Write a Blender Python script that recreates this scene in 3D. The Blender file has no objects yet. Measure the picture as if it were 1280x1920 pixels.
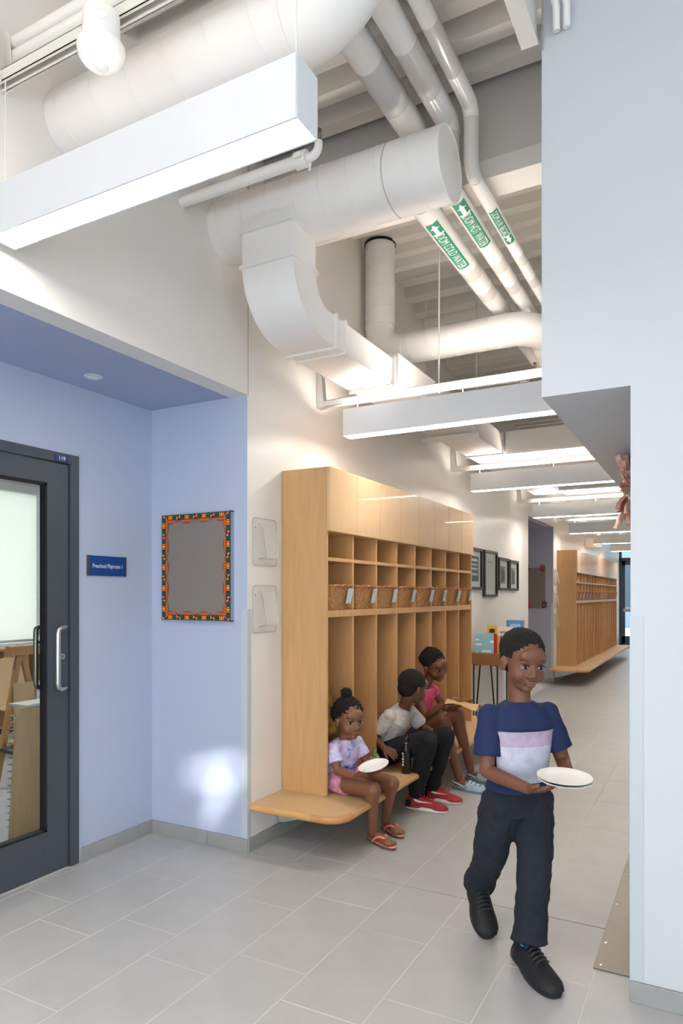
import bpy, bmesh, math, random
from mathutils import Vector, Matrix, Euler, noise
random.seed(7)
S = bpy.context.scene
COL = S.collection

# ------------------------------------------------------------------ camera
F_PX, HOR, VPX, CAM_H = 1290.0, 1116.0, 1335.0, 1.44
YAW = math.atan((VPX - 640) / F_PX)
cd = bpy.data.cameras.new('camera'); cam = bpy.data.objects.new('camera', cd); COL.objects.link(cam)
cam.location = (0, 0, CAM_H); cam.rotation_euler = (math.pi / 2, 0, YAW)
cd.sensor_fit = 'VERTICAL'; cd.sensor_height = 36.0; cd.sensor_width = 24.0
cd.lens = F_PX / 1920 * 36.0
cd.shift_y = (HOR - 960) / 1920
cd.clip_start = 0.05; cd.clip_end = 200
S.camera = cam

# ------------------------------------------------------------------ world, daylight, exposure
wd = bpy.data.worlds.new('World'); S.world = wd; wd.use_nodes = True
bg = wd.node_tree.nodes['Background']
bg.inputs[0].default_value = (0.79, 0.90, 1.0, 1); bg.inputs[1].default_value = 2.7
def spot(name, loc, target, energy, size, blend, color=(1, .97, .92), radius=.01):
    l = bpy.data.lights.new(name, 'SPOT'); l.energy = energy; l.spot_size = size; l.spot_blend = blend
    l.color = color; l.shadow_soft_size = radius
    o = bpy.data.objects.new(name, l); COL.objects.link(o); o.location = loc
    o.rotation_euler = (Vector(target) - Vector(loc)).to_track_quat('-Z', 'Y').to_euler(); return o
# sunlight glancing in through the lobby glazing
for k_, (gx, gz, ge, gs) in enumerate(((-2.66, .395, 420, 2.7), (-2.55, .42, 650, 2.8), (-2.42, .445, 800, 2.9), (-2.48, .33, 650, 2.6), (-2.52, .24, 500, 2.2), (-2.56, .15, 380, 1.9))):
    spot('sun_glint', (0.6, -2.6, 1.9), (gx, 3.138, gz), ge, math.radians(gs), 1.0)
spot('sun_glint_high', (0.2, -2.6, 3.3), (-1.08, 1.54, 2.84), 26, math.radians(6.5), .25)
S.view_settings.view_transform = 'Standard'; S.view_settings.look = 'None'
S.view_settings.gamma = 1.0; S.view_settings.use_curve_mapping = False
S.view_settings.exposure = 0.78
LAMP = (1.0, 0.91, 0.82); LAMP_DOWN = 23.0; LAMP_UP = 32.0; LAMP_UP_LOBBY = 2.5

# ------------------------------------------------------------------ materials
def lin(h):
    if isinstance(h, str):
        h = h.lstrip('#'); h = [int(h[i:i+2], 16) / 255 for i in (0, 2, 4)]
    return tuple((c / 12.92 if c <= .04045 else ((c + .055) / 1.055) ** 2.4) for c in h) + (1,)
MATS = {}
def mat(name, col, rough=.5, metal=0, var=0, vscale=6, bump=0, bscale=60, stretch=None, coat=0, spec=.5, trans=0, ior=1.45, emit=None, es=0, sss=0, alpha=1, col2=None, detail=3):
    if name in MATS: return MATS[name]
    m = bpy.data.materials.new(name); m.use_nodes = True; nt = m.node_tree; p = nt.nodes['Principled BSDF']
    c = lin(col); p.inputs['Base Color'].default_value = c
    p.inputs['Roughness'].default_value = rough; p.inputs['Metallic'].default_value = metal
    p.inputs['Specular IOR Level'].default_value = spec; p.inputs['Coat Weight'].default_value = coat
    p.inputs['Transmission Weight'].default_value = trans; p.inputs['IOR'].default_value = ior
    p.inputs['Alpha'].default_value = alpha
    if sss: p.inputs['Subsurface Weight'].default_value = sss; p.inputs['Subsurface Radius'].default_value = (.01, .004, .002)
    if emit: p.inputs['Emission Color'].default_value = lin(emit) if isinstance(emit, str) else tuple(emit) + (1,); p.inputs['Emission Strength'].default_value = es
    if var or bump or col2:
        tc = nt.nodes.new('ShaderNodeTexCoord'); mp = nt.nodes.new('ShaderNodeMapping')
        nt.links.new(tc.outputs['Object'], mp.inputs[0])
        if stretch: mp.inputs['Scale'].default_value = stretch
    if var or col2:
        n = nt.nodes.new('ShaderNodeTexNoise'); n.inputs['Scale'].default_value = vscale; n.inputs['Detail'].default_value = detail
        nt.links.new(mp.outputs[0], n.inputs['Vector'])
        r = nt.nodes.new('ShaderNodeValToRGB'); r.color_ramp.elements[0].position = .3; r.color_ramp.elements[1].position = .7
        if col2: a, b = lin(col2), c
        else: a = tuple(k * (1 - var) for k in c[:3]) + (1,); b = tuple(min(1, k * (1 + var)) for k in c[:3]) + (1,)
        r.color_ramp.elements[0].color = a; r.color_ramp.elements[1].color = b
        nt.links.new(n.outputs[0], r.inputs[0]); nt.links.new(r.outputs[0], p.inputs['Base Color'])
    if bump:
        n2 = nt.nodes.new('ShaderNodeTexNoise'); n2.inputs['Scale'].default_value = bscale; n2.inputs['Detail'].default_value = 4
        nt.links.new(mp.outputs[0], n2.inputs['Vector'])
        b = nt.nodes.new('ShaderNodeBump'); b.inputs['Strength'].default_value = bump; b.inputs['Distance'].default_value = .01
        nt.links.new(n2.outputs[0], b.inputs['Height']); nt.links.new(b.outputs[0], p.inputs['Normal'])
    MATS[name] = m; return m
WHITE = mat('wall_paint', '#e6e2dc', .34, bump=.05, bscale=3, stretch=(1, 3, .35))
WHITE_R = mat('wall_paint_flat', '#cacdd1', .6)
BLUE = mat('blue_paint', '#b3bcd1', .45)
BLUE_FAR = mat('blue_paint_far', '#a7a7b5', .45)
GREYPANEL = mat('bulkhead_shade_grey', '#cbc7c2', .6)  # the grey is shade on the bulkhead face, put into its colour
CEILW = mat('deck_paint', '#e2ddd5', .55)
TILE = mat('floor_tile', '#b1b1b0', .36, var=.05, vscale=5, bump=.02, bscale=180)
BTILE = mat('base_tile', '#9b9b98', .4, var=.06, vscale=7)
GROUT = mat('grout', '#d2d0cb', .85)
DARKJ = mat('joint_sealant', '#6b6660', .8)
MAPLE = mat('maple', '#c89c69', .38, var=.06, vscale=5, stretch=(9, 9, .9), bump=.03, bscale=40, coat=.15)
MAPLE_D = mat('maple_door', '#d3b084', .33, var=.04, vscale=5, stretch=(9, 9, .9), coat=.15)
LAMIN = mat('bench_laminate', '#cfae80', .4, var=.07, vscale=160)
NOSE = mat('bench_nosing', '#d5a468', .35, var=.12, vscale=5, stretch=(2, 2, 12), coat=.2)
NOSE2 = mat('bench_nosing_corner', '#c98f58', .35, var=.12, vscale=6, coat=.2)
DUCT = mat('duct_paint', '#ebe7e2', .42, var=.015, vscale=4)
DUCTSEAM = mat('duct_seam', '#d6d2cc', .5)
PIPEW = mat('pipe_jacket', '#f0ede8', .18)
PIPETAPE = mat('pipe_tape', '#d7d3cd', .12)
LHOUSE = mat('light_housing', '#dcdee0', .4)
GALV = mat('galvanised', '#e4e0d9', .35, metal=.0)
STEELD = mat('dark_steel', '#2b2a29', .45, metal=.6)
STEEL = mat('brushed_steel', '#77726c', .36, metal=1, var=.06, vscale=9, stretch=(80, 1, 1))
DOORM = mat('door_paint', '#454b54', .38, var=.05, vscale=3)
GASKET = mat('gasket', '#15171a', .6)
ACRYL = mat('acrylic', '#f4f4f2', .06, alpha=.22)
GLASS = mat('glass', '#f4fbfa', .0, trans=1, ior=1.05)
BLACK = mat('black_plastic', '#151515', .35)
GUARD = mat('corner_guard', '#bfc5c9', .35)
def emis(name, col, s):
    m = bpy.data.materials.new(name); m.use_nodes = True; nt = m.node_tree; nt.nodes.clear()
    e = nt.nodes.new('ShaderNodeEmission'); o = nt.nodes.new('ShaderNodeOutputMaterial')
    e.inputs[0].default_value = tuple(col) + (1,); e.inputs[1].default_value = s; nt.links.new(e.outputs[0], o.inputs[0]); return m
LED = emis('led_diffuser', LAMP, LAMP_DOWN); LEDUP = emis('led_uplight', LAMP, LAMP_UP); LEDUP1 = emis('led_uplight_high', LAMP, LAMP_UP * 1.8); LEDUP0 = emis('led_uplight_low', LAMP, LAMP_UP_LOBBY)

# ------------------------------------------------------------------ geometry helpers
LOC = {}
class MB:
    def __init__(s): s.v = []; s.f = []; s.mi = []; s.mats = []; s.cur = 0
    def mat(s, m):
        if m not in s.mats: s.mats.append(m)
        s.cur = s.mats.index(m); return s
    def add(s, vs, fs):
        o = len(s.v); s.v += [tuple(v) for v in vs]
        for f in fs: s.f.append(tuple(i + o for i in f)); s.mi.append(s.cur)
        return s
    def box(s, x0, x1, y0, y1, z0, z1):
        v = [(x, y, z) for z in (z0, z1) for y in (y0, y1) for x in (x0, x1)]
        return s.add(v, [(0, 2, 3, 1), (4, 5, 7, 6), (0, 1, 5, 4), (2, 6, 7, 3), (0, 4, 6, 2), (1, 3, 7, 5)])
    def obox(s, c, size, M=None):
        M = M or Matrix.Identity(3); c = Vector(c)
        v = [c + M @ Vector((x * size[0] / 2, y * size[1] / 2, z * size[2] / 2)) for z in (-1, 1) for y in (-1, 1) for x in (-1, 1)]
        return s.add(v, [(0, 2, 3, 1), (4, 5, 7, 6), (0, 1, 5, 4), (2, 6, 7, 3), (0, 4, 6, 2), (1, 3, 7, 5)])
    def bar(s, a, b, w, h, up=(0, 0, 1)):
        a = Vector(a); b = Vector(b); d = (b - a); L = d.length; d.normalize(); u = Vector(up)
        x = d.cross(u)
        if x.length < 1e-4: x = d.cross(Vector((1, 0, 0)))
        x.normalize(); u = x.cross(d); M = Matrix((x, d, u)).transposed()
        return s.obox((a + b) / 2, (w, L, h), M)
    def loft(s, rings, cap=True, close=True):
        n = len(rings[0]); vs = [p for r in rings for p in r]; fs = []
        for i in range(len(rings) - 1):
            for j in range(n if close else n - 1):
                k = (j + 1) % n
                fs.append((i * n + j, i * n + k, (i + 1) * n + k, (i + 1) * n + j))
        if cap: fs.append(tuple(range(n - 1, -1, -1))); fs.append(tuple(range((len(rings) - 1) * n, len(rings) * n)))
        return s.add(vs, fs)
    def tube(s, pts, r, n=16, cap=True):
        pts = [Vector(p) for p in pts]; R = r if isinstance(r, (list, tuple)) else [r] * len(pts)
        t0 = (pts[1] - pts[0]).normalized(); u = t0.orthogonal().normalized(); rings = []
        for i, p in enumerate(pts):
            t = (pts[min(i + 1, len(pts) - 1)] - pts[max(i - 1, 0)]).normalized()
            u = (u - t * u.dot(t)).normalized(); w = t.cross(u)
            rings.append([p + (u * math.cos(2 * math.pi * j / n) + w * math.sin(2 * math.pi * j / n)) * R[i] for j in range(n)])
        return s.loft(rings, cap)
    def lathe(s, prof, c=(0, 0, 0), n=24, M=None):
        c = Vector(c); M = M or Matrix.Identity(3)
        rings = [[c + M @ Vector((r * math.cos(2 * math.pi * j / n), r * math.sin(2 * math.pi * j / n), z)) for j in range(n)] for r, z in prof]
        return s.loft(rings, True)
    def ell(s, c, r, M=None, n=16, m=10):
        M = M or Matrix.Identity(3); c = Vector(c); rings = []
        for i in range(m + 1):
            a = -math.pi / 2 + math.pi * (i + .02) / (m + .04)
            rings.append([c + M @ Vector((r[0] * math.cos(a) * math.cos(2 * math.pi * j / n), r[1] * math.cos(a) * math.sin(2 * math.pi * j / n), r[2] * math.sin(a))) for j in range(n)])
        return s.loft(rings, True)
    def prism(s, poly, o, ux, uy, th):
        o = Vector(o); ux = Vector(ux); uy = Vector(uy); nn = ux.cross(uy).normalized() * th; n = len(poly)
        a = [o + ux * p[0] + uy * p[1] for p in poly]; b = [q + nn for q in a]
        return s.add(a + b, [tuple(range(n - 1, -1, -1)), tuple(range(n, 2 * n))] + [(i, (i + 1) % n, n + (i + 1) % n, n + i) for i in range(n)])
    def build(s, name, m=None, parent=None, smooth=False, bevel=0, seg=2, local=False, angle=40):
        me = bpy.data.meshes.new(name); off = Vector((0, 0, 0))
        if parent is not None and not local: off = LOC.get(parent.name, off)
        me.from_pydata([tuple(Vector(v) - off) for v in s.v], [], s.f)
        ms = s.mats if s.mats else [m]
        for k in ms: me.materials.append(k)
        if s.mats: me.polygons.foreach_set('material_index', s.mi)
        bm = bmesh.new(); bm.from_mesh(me); bmesh.ops.recalc_face_normals(bm, faces=bm.faces); bm.to_mesh(me); bm.free()
        if smooth:
            me.shade_smooth() if hasattr(me, 'shade_smooth') else None
            try: me.set_sharp_from_angle(angle=math.radians(angle))
            except Exception: pass
        o = bpy.data.objects.new(name, me); COL.objects.link(o)
        if parent is not None: o.parent = parent; LOC[o.name] = LOC.get(parent.name, Vector((0, 0, 0)))
        if bevel:
            b = o.modifiers.new('bevel', 'BEVEL'); b.width = bevel; b.segments = seg; b.limit_method = 'ANGLE'; b.angle_limit = math.radians(50)
        return o
def tag(o, label=None, cat=None, group=None, kind=None):
    if label: o['label'] = label
    if cat: o['category'] = cat
    if group: o['group'] = group
    if kind: o['kind'] = kind
    return o
def thing(name, loc, label, cat, group=None, rz=0):
    o = bpy.data.objects.new(name, None); COL.objects.link(o); o.location = loc; o.rotation_euler = (0, 0, rz); o.empty_display_size = .1
    LOC[o.name] = Vector(loc); return tag(o, label, cat, group)
def structure(o): o['kind'] = 'structure'; return o
def dup(root, delta, label=None):
    r = root.copy(); COL.objects.link(r); r.location = Vector(root.location) + Vector(delta); LOC[r.name] = Vector(r.location)
    if label: r['label'] = label
    for ch in root.children:
        c = ch.copy(); COL.objects.link(c); c.parent = r
        for g in ch.children:
            q = g.copy(); COL.objects.link(q); q.parent = c
    return r
FONT = {}
def text_geo(txt, h, bold=False, strips=False):
    """flat triangulated text: verts (x along, y up) scaled to cap height h, faces"""
    cu = bpy.data.curves.new('t', 'FONT'); cu.body = txt; cu.size = 1; cu.resolution_u = 3; cu.offset = .012 if bold else 0
    o = bpy.data.objects.new('t', cu); COL.objects.link(o)
    dg = bpy.context.evaluated_depsgraph_get(); me = bpy.data.meshes.new_from_object(o.evaluated_get(dg))
    bm = bmesh.new(); bm.from_mesh(me); bmesh.ops.triangulate(bm, faces=bm.faces)
    for q in range(-3, 16):
        if strips: bmesh.ops.bisect_plane(bm, geom=bm.verts[:] + bm.edges[:] + bm.faces[:], plane_co=(0, q * .06 + .001, 0), plane_no=(0, 1, 0))
    bmesh.ops.triangulate(bm, faces=bm.faces); bm.verts.index_update()
    vs = [tuple(v.co) for v in bm.verts]; bm.verts.ensure_lookup_table(); fs = [tuple(v.index for v in f.verts) for f in bm.faces]; bm.free()
    COL.objects.unlink(o); bpy.data.objects.remove(o); bpy.data.curves.remove(cu); bpy.data.meshes.remove(me)
    k = h / .69; x0 = min(v[0] for v in vs)
    return [((v[0] - x0) * k, v[1] * k) for v in vs], fs
def text_on(mb, txt, o, ux, uy, h, width=None, bold=True, center=True):
    vs, fs = text_geo(txt, h, bold); w = max(v[0] for v in vs); sx = (width / w) if width else 1
    o = Vector(o); ux = Vector(ux); uy = Vector(uy); dx = -w * sx / 2 if center else 0; dy = -h / 2 if center else 0
    mb.add([o + ux * (v[0] * sx + dx) + uy * (v[1] + dy) for v in vs], fs); return w * sx
# ------------------------------------------------------------------ the setting
XW, XD, YB, ZS = -2.289, -3.0, 3.138, 2.561          # locker wall, door wall, board wall, alcove soffit
XR, XB, YR, ZR = -0.256, -0.566, 2.641, 2.186         # corridor right wall, bulkhead edge, front face, soffit
YE, ZT = 20.6, 4.25
A0, A1 = 9.81, 11.55                                   # second alcove
def proj(x, y, z):
    c, s = math.cos(YAW), math.sin(YAW); d = -s * x + c * y
    if d < .05: return None
    return 640 + F_PX * (c * x + s * y) / d, HOR - F_PX * (z - CAM_H) / d, d
# floor: grout bed, every tile a piece
floor = structure(MB().box(-7.2, 3.4, -3.2, YE + 3, -.12, -.0008).build('floor', GROUT))
PX, PY = .3195, .607
X_0 = -2.953
tile_cache = {}
far_tiles = MB()
def tile(x0, x1, y0, y1, single):
    g = .0019
    if x1 - x0 < .02 or y1 - y0 < .02: return
    if not single:
        far_tiles.box(x0 + g, x1 - g, y0 + g, y1 - g, -.01, 0); return
    key = (round(x1 - x0, 4), round(y1 - y0, 4))
    if key not in tile_cache:
        w, h = (x1 - x0) / 2 - g, (y1 - y0) / 2 - g; b = .0007
        v = [(-w, -h, -.01), (w, -h, -.01), (w, h, -.01), (-w, h, -.01), (-w, -h, -b), (w, -h, -b), (w, h, -b), (-w, h, -b), (-w + b, -h + b, 0), (w - b, -h + b, 0), (w - b, h - b, 0), (-w + b, h - b, 0)]
        f = [(8, 9, 10, 11)] + [(i, (i + 1) % 4, 4 + (i + 1) % 4, 4 + i) for i in range(4)] + [(4 + i, 4 + (i + 1) % 4, 8 + (i + 1) % 4, 8 + i) for i in range(4)]
        me = bpy.data.meshes.new('tile'); me.from_pydata(v, [], f); me.materials.append(TILE); tile_cache[key] = me
    o = bpy.data.objects.new('tile', tile_cache[key]); COL.objects.link(o); o.parent = floor
    o.location = ((x0 + x1) / 2, (y0 + y1) / 2, random.uniform(-.0003, .0003))
YJ = 3.152
for i in range(-1, 20):
    x0 = X_0 + i * PX; x1 = x0 + PX
    off = 2.236 if i % 2 == 0 else 2.055
    for j in range(-9, 31):
        y0 = off + j * PY; y1 = y0 + PY
        cuts = [(y0, y1)]
        if x1 <= XW + .01 and y1 > YB: cuts = [(y0, YB - .001)] if y0 < YB else []
        elif y0 < YJ < y1: cuts = [(y0, YJ - .001), (YJ + .003, y1)]
        for a, b in cuts:
            xl, xr = x0, x1
            if b > YJ + .01: xl = max(xl, XW + .002)
            else: xl = max(xl, XD + .002)
            if a >= YR - .02: xr = min(xr, XR + .01)
            if xr - xl < .02 or b > YE or a < -3: continue
            q = proj((xl + xr) / 2, (a + b) / 2, 0)
            vis = q and -150 < q[0] < 1240 and q[1] < 2060 and q[2] < 12.5
            tile(xl, xr, a, b, vis)
o = far_tiles.build('tile_field', TILE, floor); o['kind'] = 'stuff'
MB().box(XW, XR, YJ - .0006, YJ + .0026, -.0035, -.0003).build('movement_joint', DARKJ, floor)
o = MB().box(-7.0, XD - .12, -1, 7, -.002, .0).build('playroom_vinyl', mat('vinyl', '#b9bcc2', .3, var=.05), floor)

# left side: white wall over and beside the alcoves
w = MB()
w.box(XW - .12, XW, -3, YB, ZS, ZT); w.box(XW - .12, XW, YB + .0008, A0, 0, ZT); w.box(XW - .12, XW, A0, A1, ZS, ZT); w.box(XW - .12, XW, A1 + .0008, YE, 0, ZT)
wl = structure(w.build('wall_left', WHITE))
MB().box(XW - .001, XW + .0012, YB + .004, YB + .010, ZS - .0, ZT).build('reveal_bead', mat('bead', '#a9a59f', .5), wl)
# alcove: board wall, door wall with the opening, blue soffit
structure(MB().box(XD - .12, XW - .0006, YB, YB + .12, 0, ZS).build('wall_alcove', BLUE))
DY0, DY1, DZ = 1.50, 2.588, 2.185
w = MB(); w.box(XD - .12, XD, -3, DY0, 0, ZS); w.box(XD - .12, XD, DY1, YB, 0, ZS); w.box(XD - .12, XD, DY0, DY1, DZ, ZS)
structure(w.build('wall_door', BLUE))
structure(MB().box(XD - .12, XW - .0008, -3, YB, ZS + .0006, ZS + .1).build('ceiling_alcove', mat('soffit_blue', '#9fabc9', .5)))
# second alcove
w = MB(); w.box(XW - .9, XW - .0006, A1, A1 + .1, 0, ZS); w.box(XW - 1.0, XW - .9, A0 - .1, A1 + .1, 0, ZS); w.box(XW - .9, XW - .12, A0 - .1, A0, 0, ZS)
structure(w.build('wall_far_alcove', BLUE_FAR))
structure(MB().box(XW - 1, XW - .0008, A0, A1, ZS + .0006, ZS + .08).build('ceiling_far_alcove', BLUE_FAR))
# right side: corridor wall with the bulkhead above
w = MB(); w.box(XR, 3.4, YR, YR + .14, 0, ZR); w.box(XR, XR + .14, YR + .14, YE, 0, ZR); w.box(XB, 3.4, YR, YR + .14, ZR, ZT); w.box(XB, XR + .14, YR + .14, YE, ZR, ZT)
structure(w.build('wall_right', WHITE_R))
# lobby behind the camera: glazed rear wall, side wall with openings invented for daylight
w = MB()
w.box(-3.1, 3.4, -3.12, -3, 2.0, ZT); w.box(-3.1, 3.4, -3.12, -3, 0, .12)
for x in (-3.1, -1.5, 0.1, 1.7, 3.3): w.box(x - .03, x + .03, -3.12, -3, .12, 2.0)
w.box(-3.1, 3.4, -3.1, -3.02, 1.0, 1.05)
structure(w.build('wall_rear', mat('mullion', '#8a8d90', .4, metal=.5)))
w = MB(); w.box(3.3, 3.42, -3.1, YR, 0, .8); w.box(3.3, 3.42, -3.1, YR, 3.5, ZT); w.box(3.3, 3.42, .35, YR, .8, 3.5); w.box(3.3, 3.42, -3.1, -2.7, .8, 3.5)
for y in (-1.2,): w.box(3.3, 3.42, y - .04, y + .04, .8, 3.5)
structure(w.build('wall_lobby_side', WHITE_R))
# end wall
# roof slab and fluted decks
def deck(zf, y0, y1, x0, x1, pitch=.28, depth=.14):
    prof = []; y = y0; a = [(0, 0), (.11, 0), (.145, depth), (.245, depth), (.28, 0)]
    while y < y1:
        for t, dz in a[:-1]:
            yy = y + t * pitch / .28
            if yy <= y1: prof.append((yy, zf(yy) + dz))
        y += pitch
    b = MB(); v = []
    for yy, z in prof: v += [(x0, yy, z), (x1, yy, z)]
    b.add(v, [(2 * i, 2 * i + 1, 2 * i + 3, 2 * i + 2) for i in range(len(prof) - 1)]); return b
ceil = structure(MB().box(-3.1, 3.42, -3.12, YE + .2, ZT, ZT + .1).build('ceiling', CEILW))
deck(lambda y: 3.91, -3, 3.30, XW, 3.3, .205, .10).build('roof_deck', CEILW, ceil)
def zc(y): return 4.02 if y < 5.15 else max(3.66, 4.02 - (y - 5.15) * .27)
deck(zc, 3.34, YE, XW, XB, .205, .085).build('corridor_deck', CEILW, ceil)
# beam and grey closing panel where lobby and corridor roofs meet
trim1 = structure(MB().box(XW, XB, 3.30, 3.33, 3.569, ZT).build('trim_1', GREYPANEL))
bm_ = thing('steel_beam', (-1.4, 3.38, 3.476), 'white painted steel beam crossing overhead beneath the grey closing panel', 'beam')
MB().box(XW, XB, 3.295, 3.307, 3.488, 3.569).build('face_plate', CEILW, bm_); MB().box(XW, XB, 3.295, 3.47, 3.476, 3.488).build('bottom_flange', CEILW, bm_); MB().box(XW, XB, 3.375, 3.387, 3.488, 4.0).build('web', CEILW, bm_)
b2 = thing('roof_edge_beam', (-.6, 2.2, 3.5), 'white painted beam running toward the camera at the top right corner', 'beam')
MB().box(XB - .075, XB - .012, .4, YR - .002, 3.52, 3.535).build('bottom_flange', CEILW, b2); MB().box(XB - .03, XB - .018, .4, YR - .002, 3.535, 3.92).build('web', CEILW, b2)
# base tiles: each a piece of its baseboard
def base(name, a, b, n, h=.077):
    a = Vector(a); b = Vector(b); d = b - a; L = d.length; d.normalize(); n = Vector(n)
    up = Vector((0, 0, 1))
    root = structure(MB().add([a + n * .001, b + n * .001, b + n * .001 + up * h, a + n * .001 + up * h, a + n * .004, b + n * .004, b + n * .004 + up * h, a + n * .004 + up * h],
        [(0, 1, 2, 3), (4, 5, 6, 7), (0, 1, 5, 4), (2, 3, 7, 6), (0, 3, 7, 4), (1, 2, 6, 5)]).build(name, GROUT))
    t = 0
    while t < L - .01:
        e = min(L, t + .42); p = a + d * (t + e) / 2 + n * .0065 + up * h / 2
        M = Matrix((d, n, up)).transposed()
        MB().obox(p, (e - t - .003, .011, h), M).build('tile', BTILE, root, bevel=.001, seg=1); t = e
base('baseboard_door', (XD, DY1 + .002, 0), (XD, YB, 0), (1, 0, 0))
base('baseboard_alcove', (XD + .012, YB, 0), (XW + .012, YB, 0), (0, -1, 0))
base('baseboard_left', (XW, YB, 0), (XW, A0, 0), (1, 0, 0))
base('baseboard_far', (XW, A1, 0), (XW, YE, 0), (1, 0, 0))
base('baseboard_far_alcove', (XW - .9, A1, 0), (XW, A1, 0), (0, -1, 0))
base('baseboard_right', (XR - .005, YR, 0), (3.2, YR, 0), (0, -1, 0), .073)
# corner guards
g = MB(); g.box(XW - .038, XW + .002, YB - .0025, YB - .0005, .077, 1.362); g.box(XW + .0005, XW + .0025, YB - .002, YB + .034, .077, 1.362)
structure(g.build('trim_2', GUARD))
g = MB(); g.box(XR - .0025, XR + .042, YR - .0025, YR - .0005, .073, 1.366); g.box(XR - .0025, XR - .0005, YR - .002, YR + .04, .073, 1.366)
structure(g.build('trim_3', GUARD))
g = MB(); g.box(XW + .0005, XW + .0025, A1 - .002, A1 + .034, .077, 1.30); g.box(XW - .036, XW + .002, A1 - .0025, A1 - .0005, .077, 1.30); structure(g.build('trim_4', GUARD))
# steel cover plate on the corridor floor
pl = thing('floor_cover_plate', (-.33, 3.6, 0), 'brushed steel cover plate screwed to the floor along the right wall', 'floor plate')
MB().box(-.405, XR - .008, 2.796, 4.115, .0005, .0045).build('plate', STEEL, pl, bevel=.001, seg=1)
MB().box(-.405, XR - .008, 4.118, 5.6, .0005, .0045).build('plate', STEEL, pl, bevel=.001, seg=1)
for y in (2.83, 3.02, 3.42, 3.8):
    MB().lathe([(.0075, 0), (.0075, .0012), (.005, .0022), (.001, .0024)], (-.392 + (.005 if y > 2.9 else .012), y, .0044), 12).build('screw', mat('screw', '#d9d6cf', .25, metal=1), pl)
# far exit: glazed storefront, outside ground and a house front
ex = structure(MB().box(XW, XR, YE + .12, YE + .2, 2.95, ZT).build('wall_end', WHITE))
FR = mat('storefront_frame', '#4d5761', .4, metal=.4)
st = MB()
for x in (XW + .03, -1.25, XR - .04): st.box(x - .03, x + .03, YE, YE + .1, 0, 2.95)
st.box(XW, XR, YE, YE + .1, 2.40, 2.48); st.box(XW, XR, YE, YE + .1, 2.9, 2.96); st.box(XW, XR, YE, YE + .1, 0, .1)
dr1 = structure(st.build('door_2', FR))
for x0, x1 in ((XW + .06, -1.28), (-1.22, XR - .07)):
    dl = MB(); dl.box(x0, x0 + .09, YE + .02, YE + .07, .1, 2.4); dl.box(x1 - .09, x1, YE + .02, YE + .07, .1, 2.4); dl.box(x0, x1, YE + .02, YE + .07, 2.28, 2.4); dl.box(x0, x1, YE + .02, YE + .07, .1, .3)
    dl = dl.build('door_leaf', FR, dr1)
    MB().box(x0 + .09, x1 - .09, YE + .04, YE + .046, .3, 2.28).build('pane', GLASS, dl)
    MB().box(x0 + .05, x1 - .05, YE - .03, YE + .02, .98, 1.07).build('push_bar', mat('push_bar', '#b9b9bb', .3, metal=.7), dl)
    MB().box(x0, x1, YE + .04, YE + .046, 2.48, 2.9).build('transom_pane', GLASS, dr1)
structure(MB().box(-9, 8, YE + .2, YE + 26, -.15, -.02).build('ground_outside', mat('paving', '#b7b6b2', .8, var=.06)))
hs = thing('house_front', (-4, YE + 13, 0), 'blue grey building seen through the far exit door', 'building')
MB().box(-12, 6, YE + 13, YE + 14, 0, 5.2).build('wall', mat('siding', '#7d8b99', .8, var=.06), hs)
for x in (-5.2, -3.6, -2.0): MB().box(x, x + .9, YE + 12.95, YE + 13, .9, 2.8).build('window', mat('dark_window', '#3a4856', .2), hs)
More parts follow.
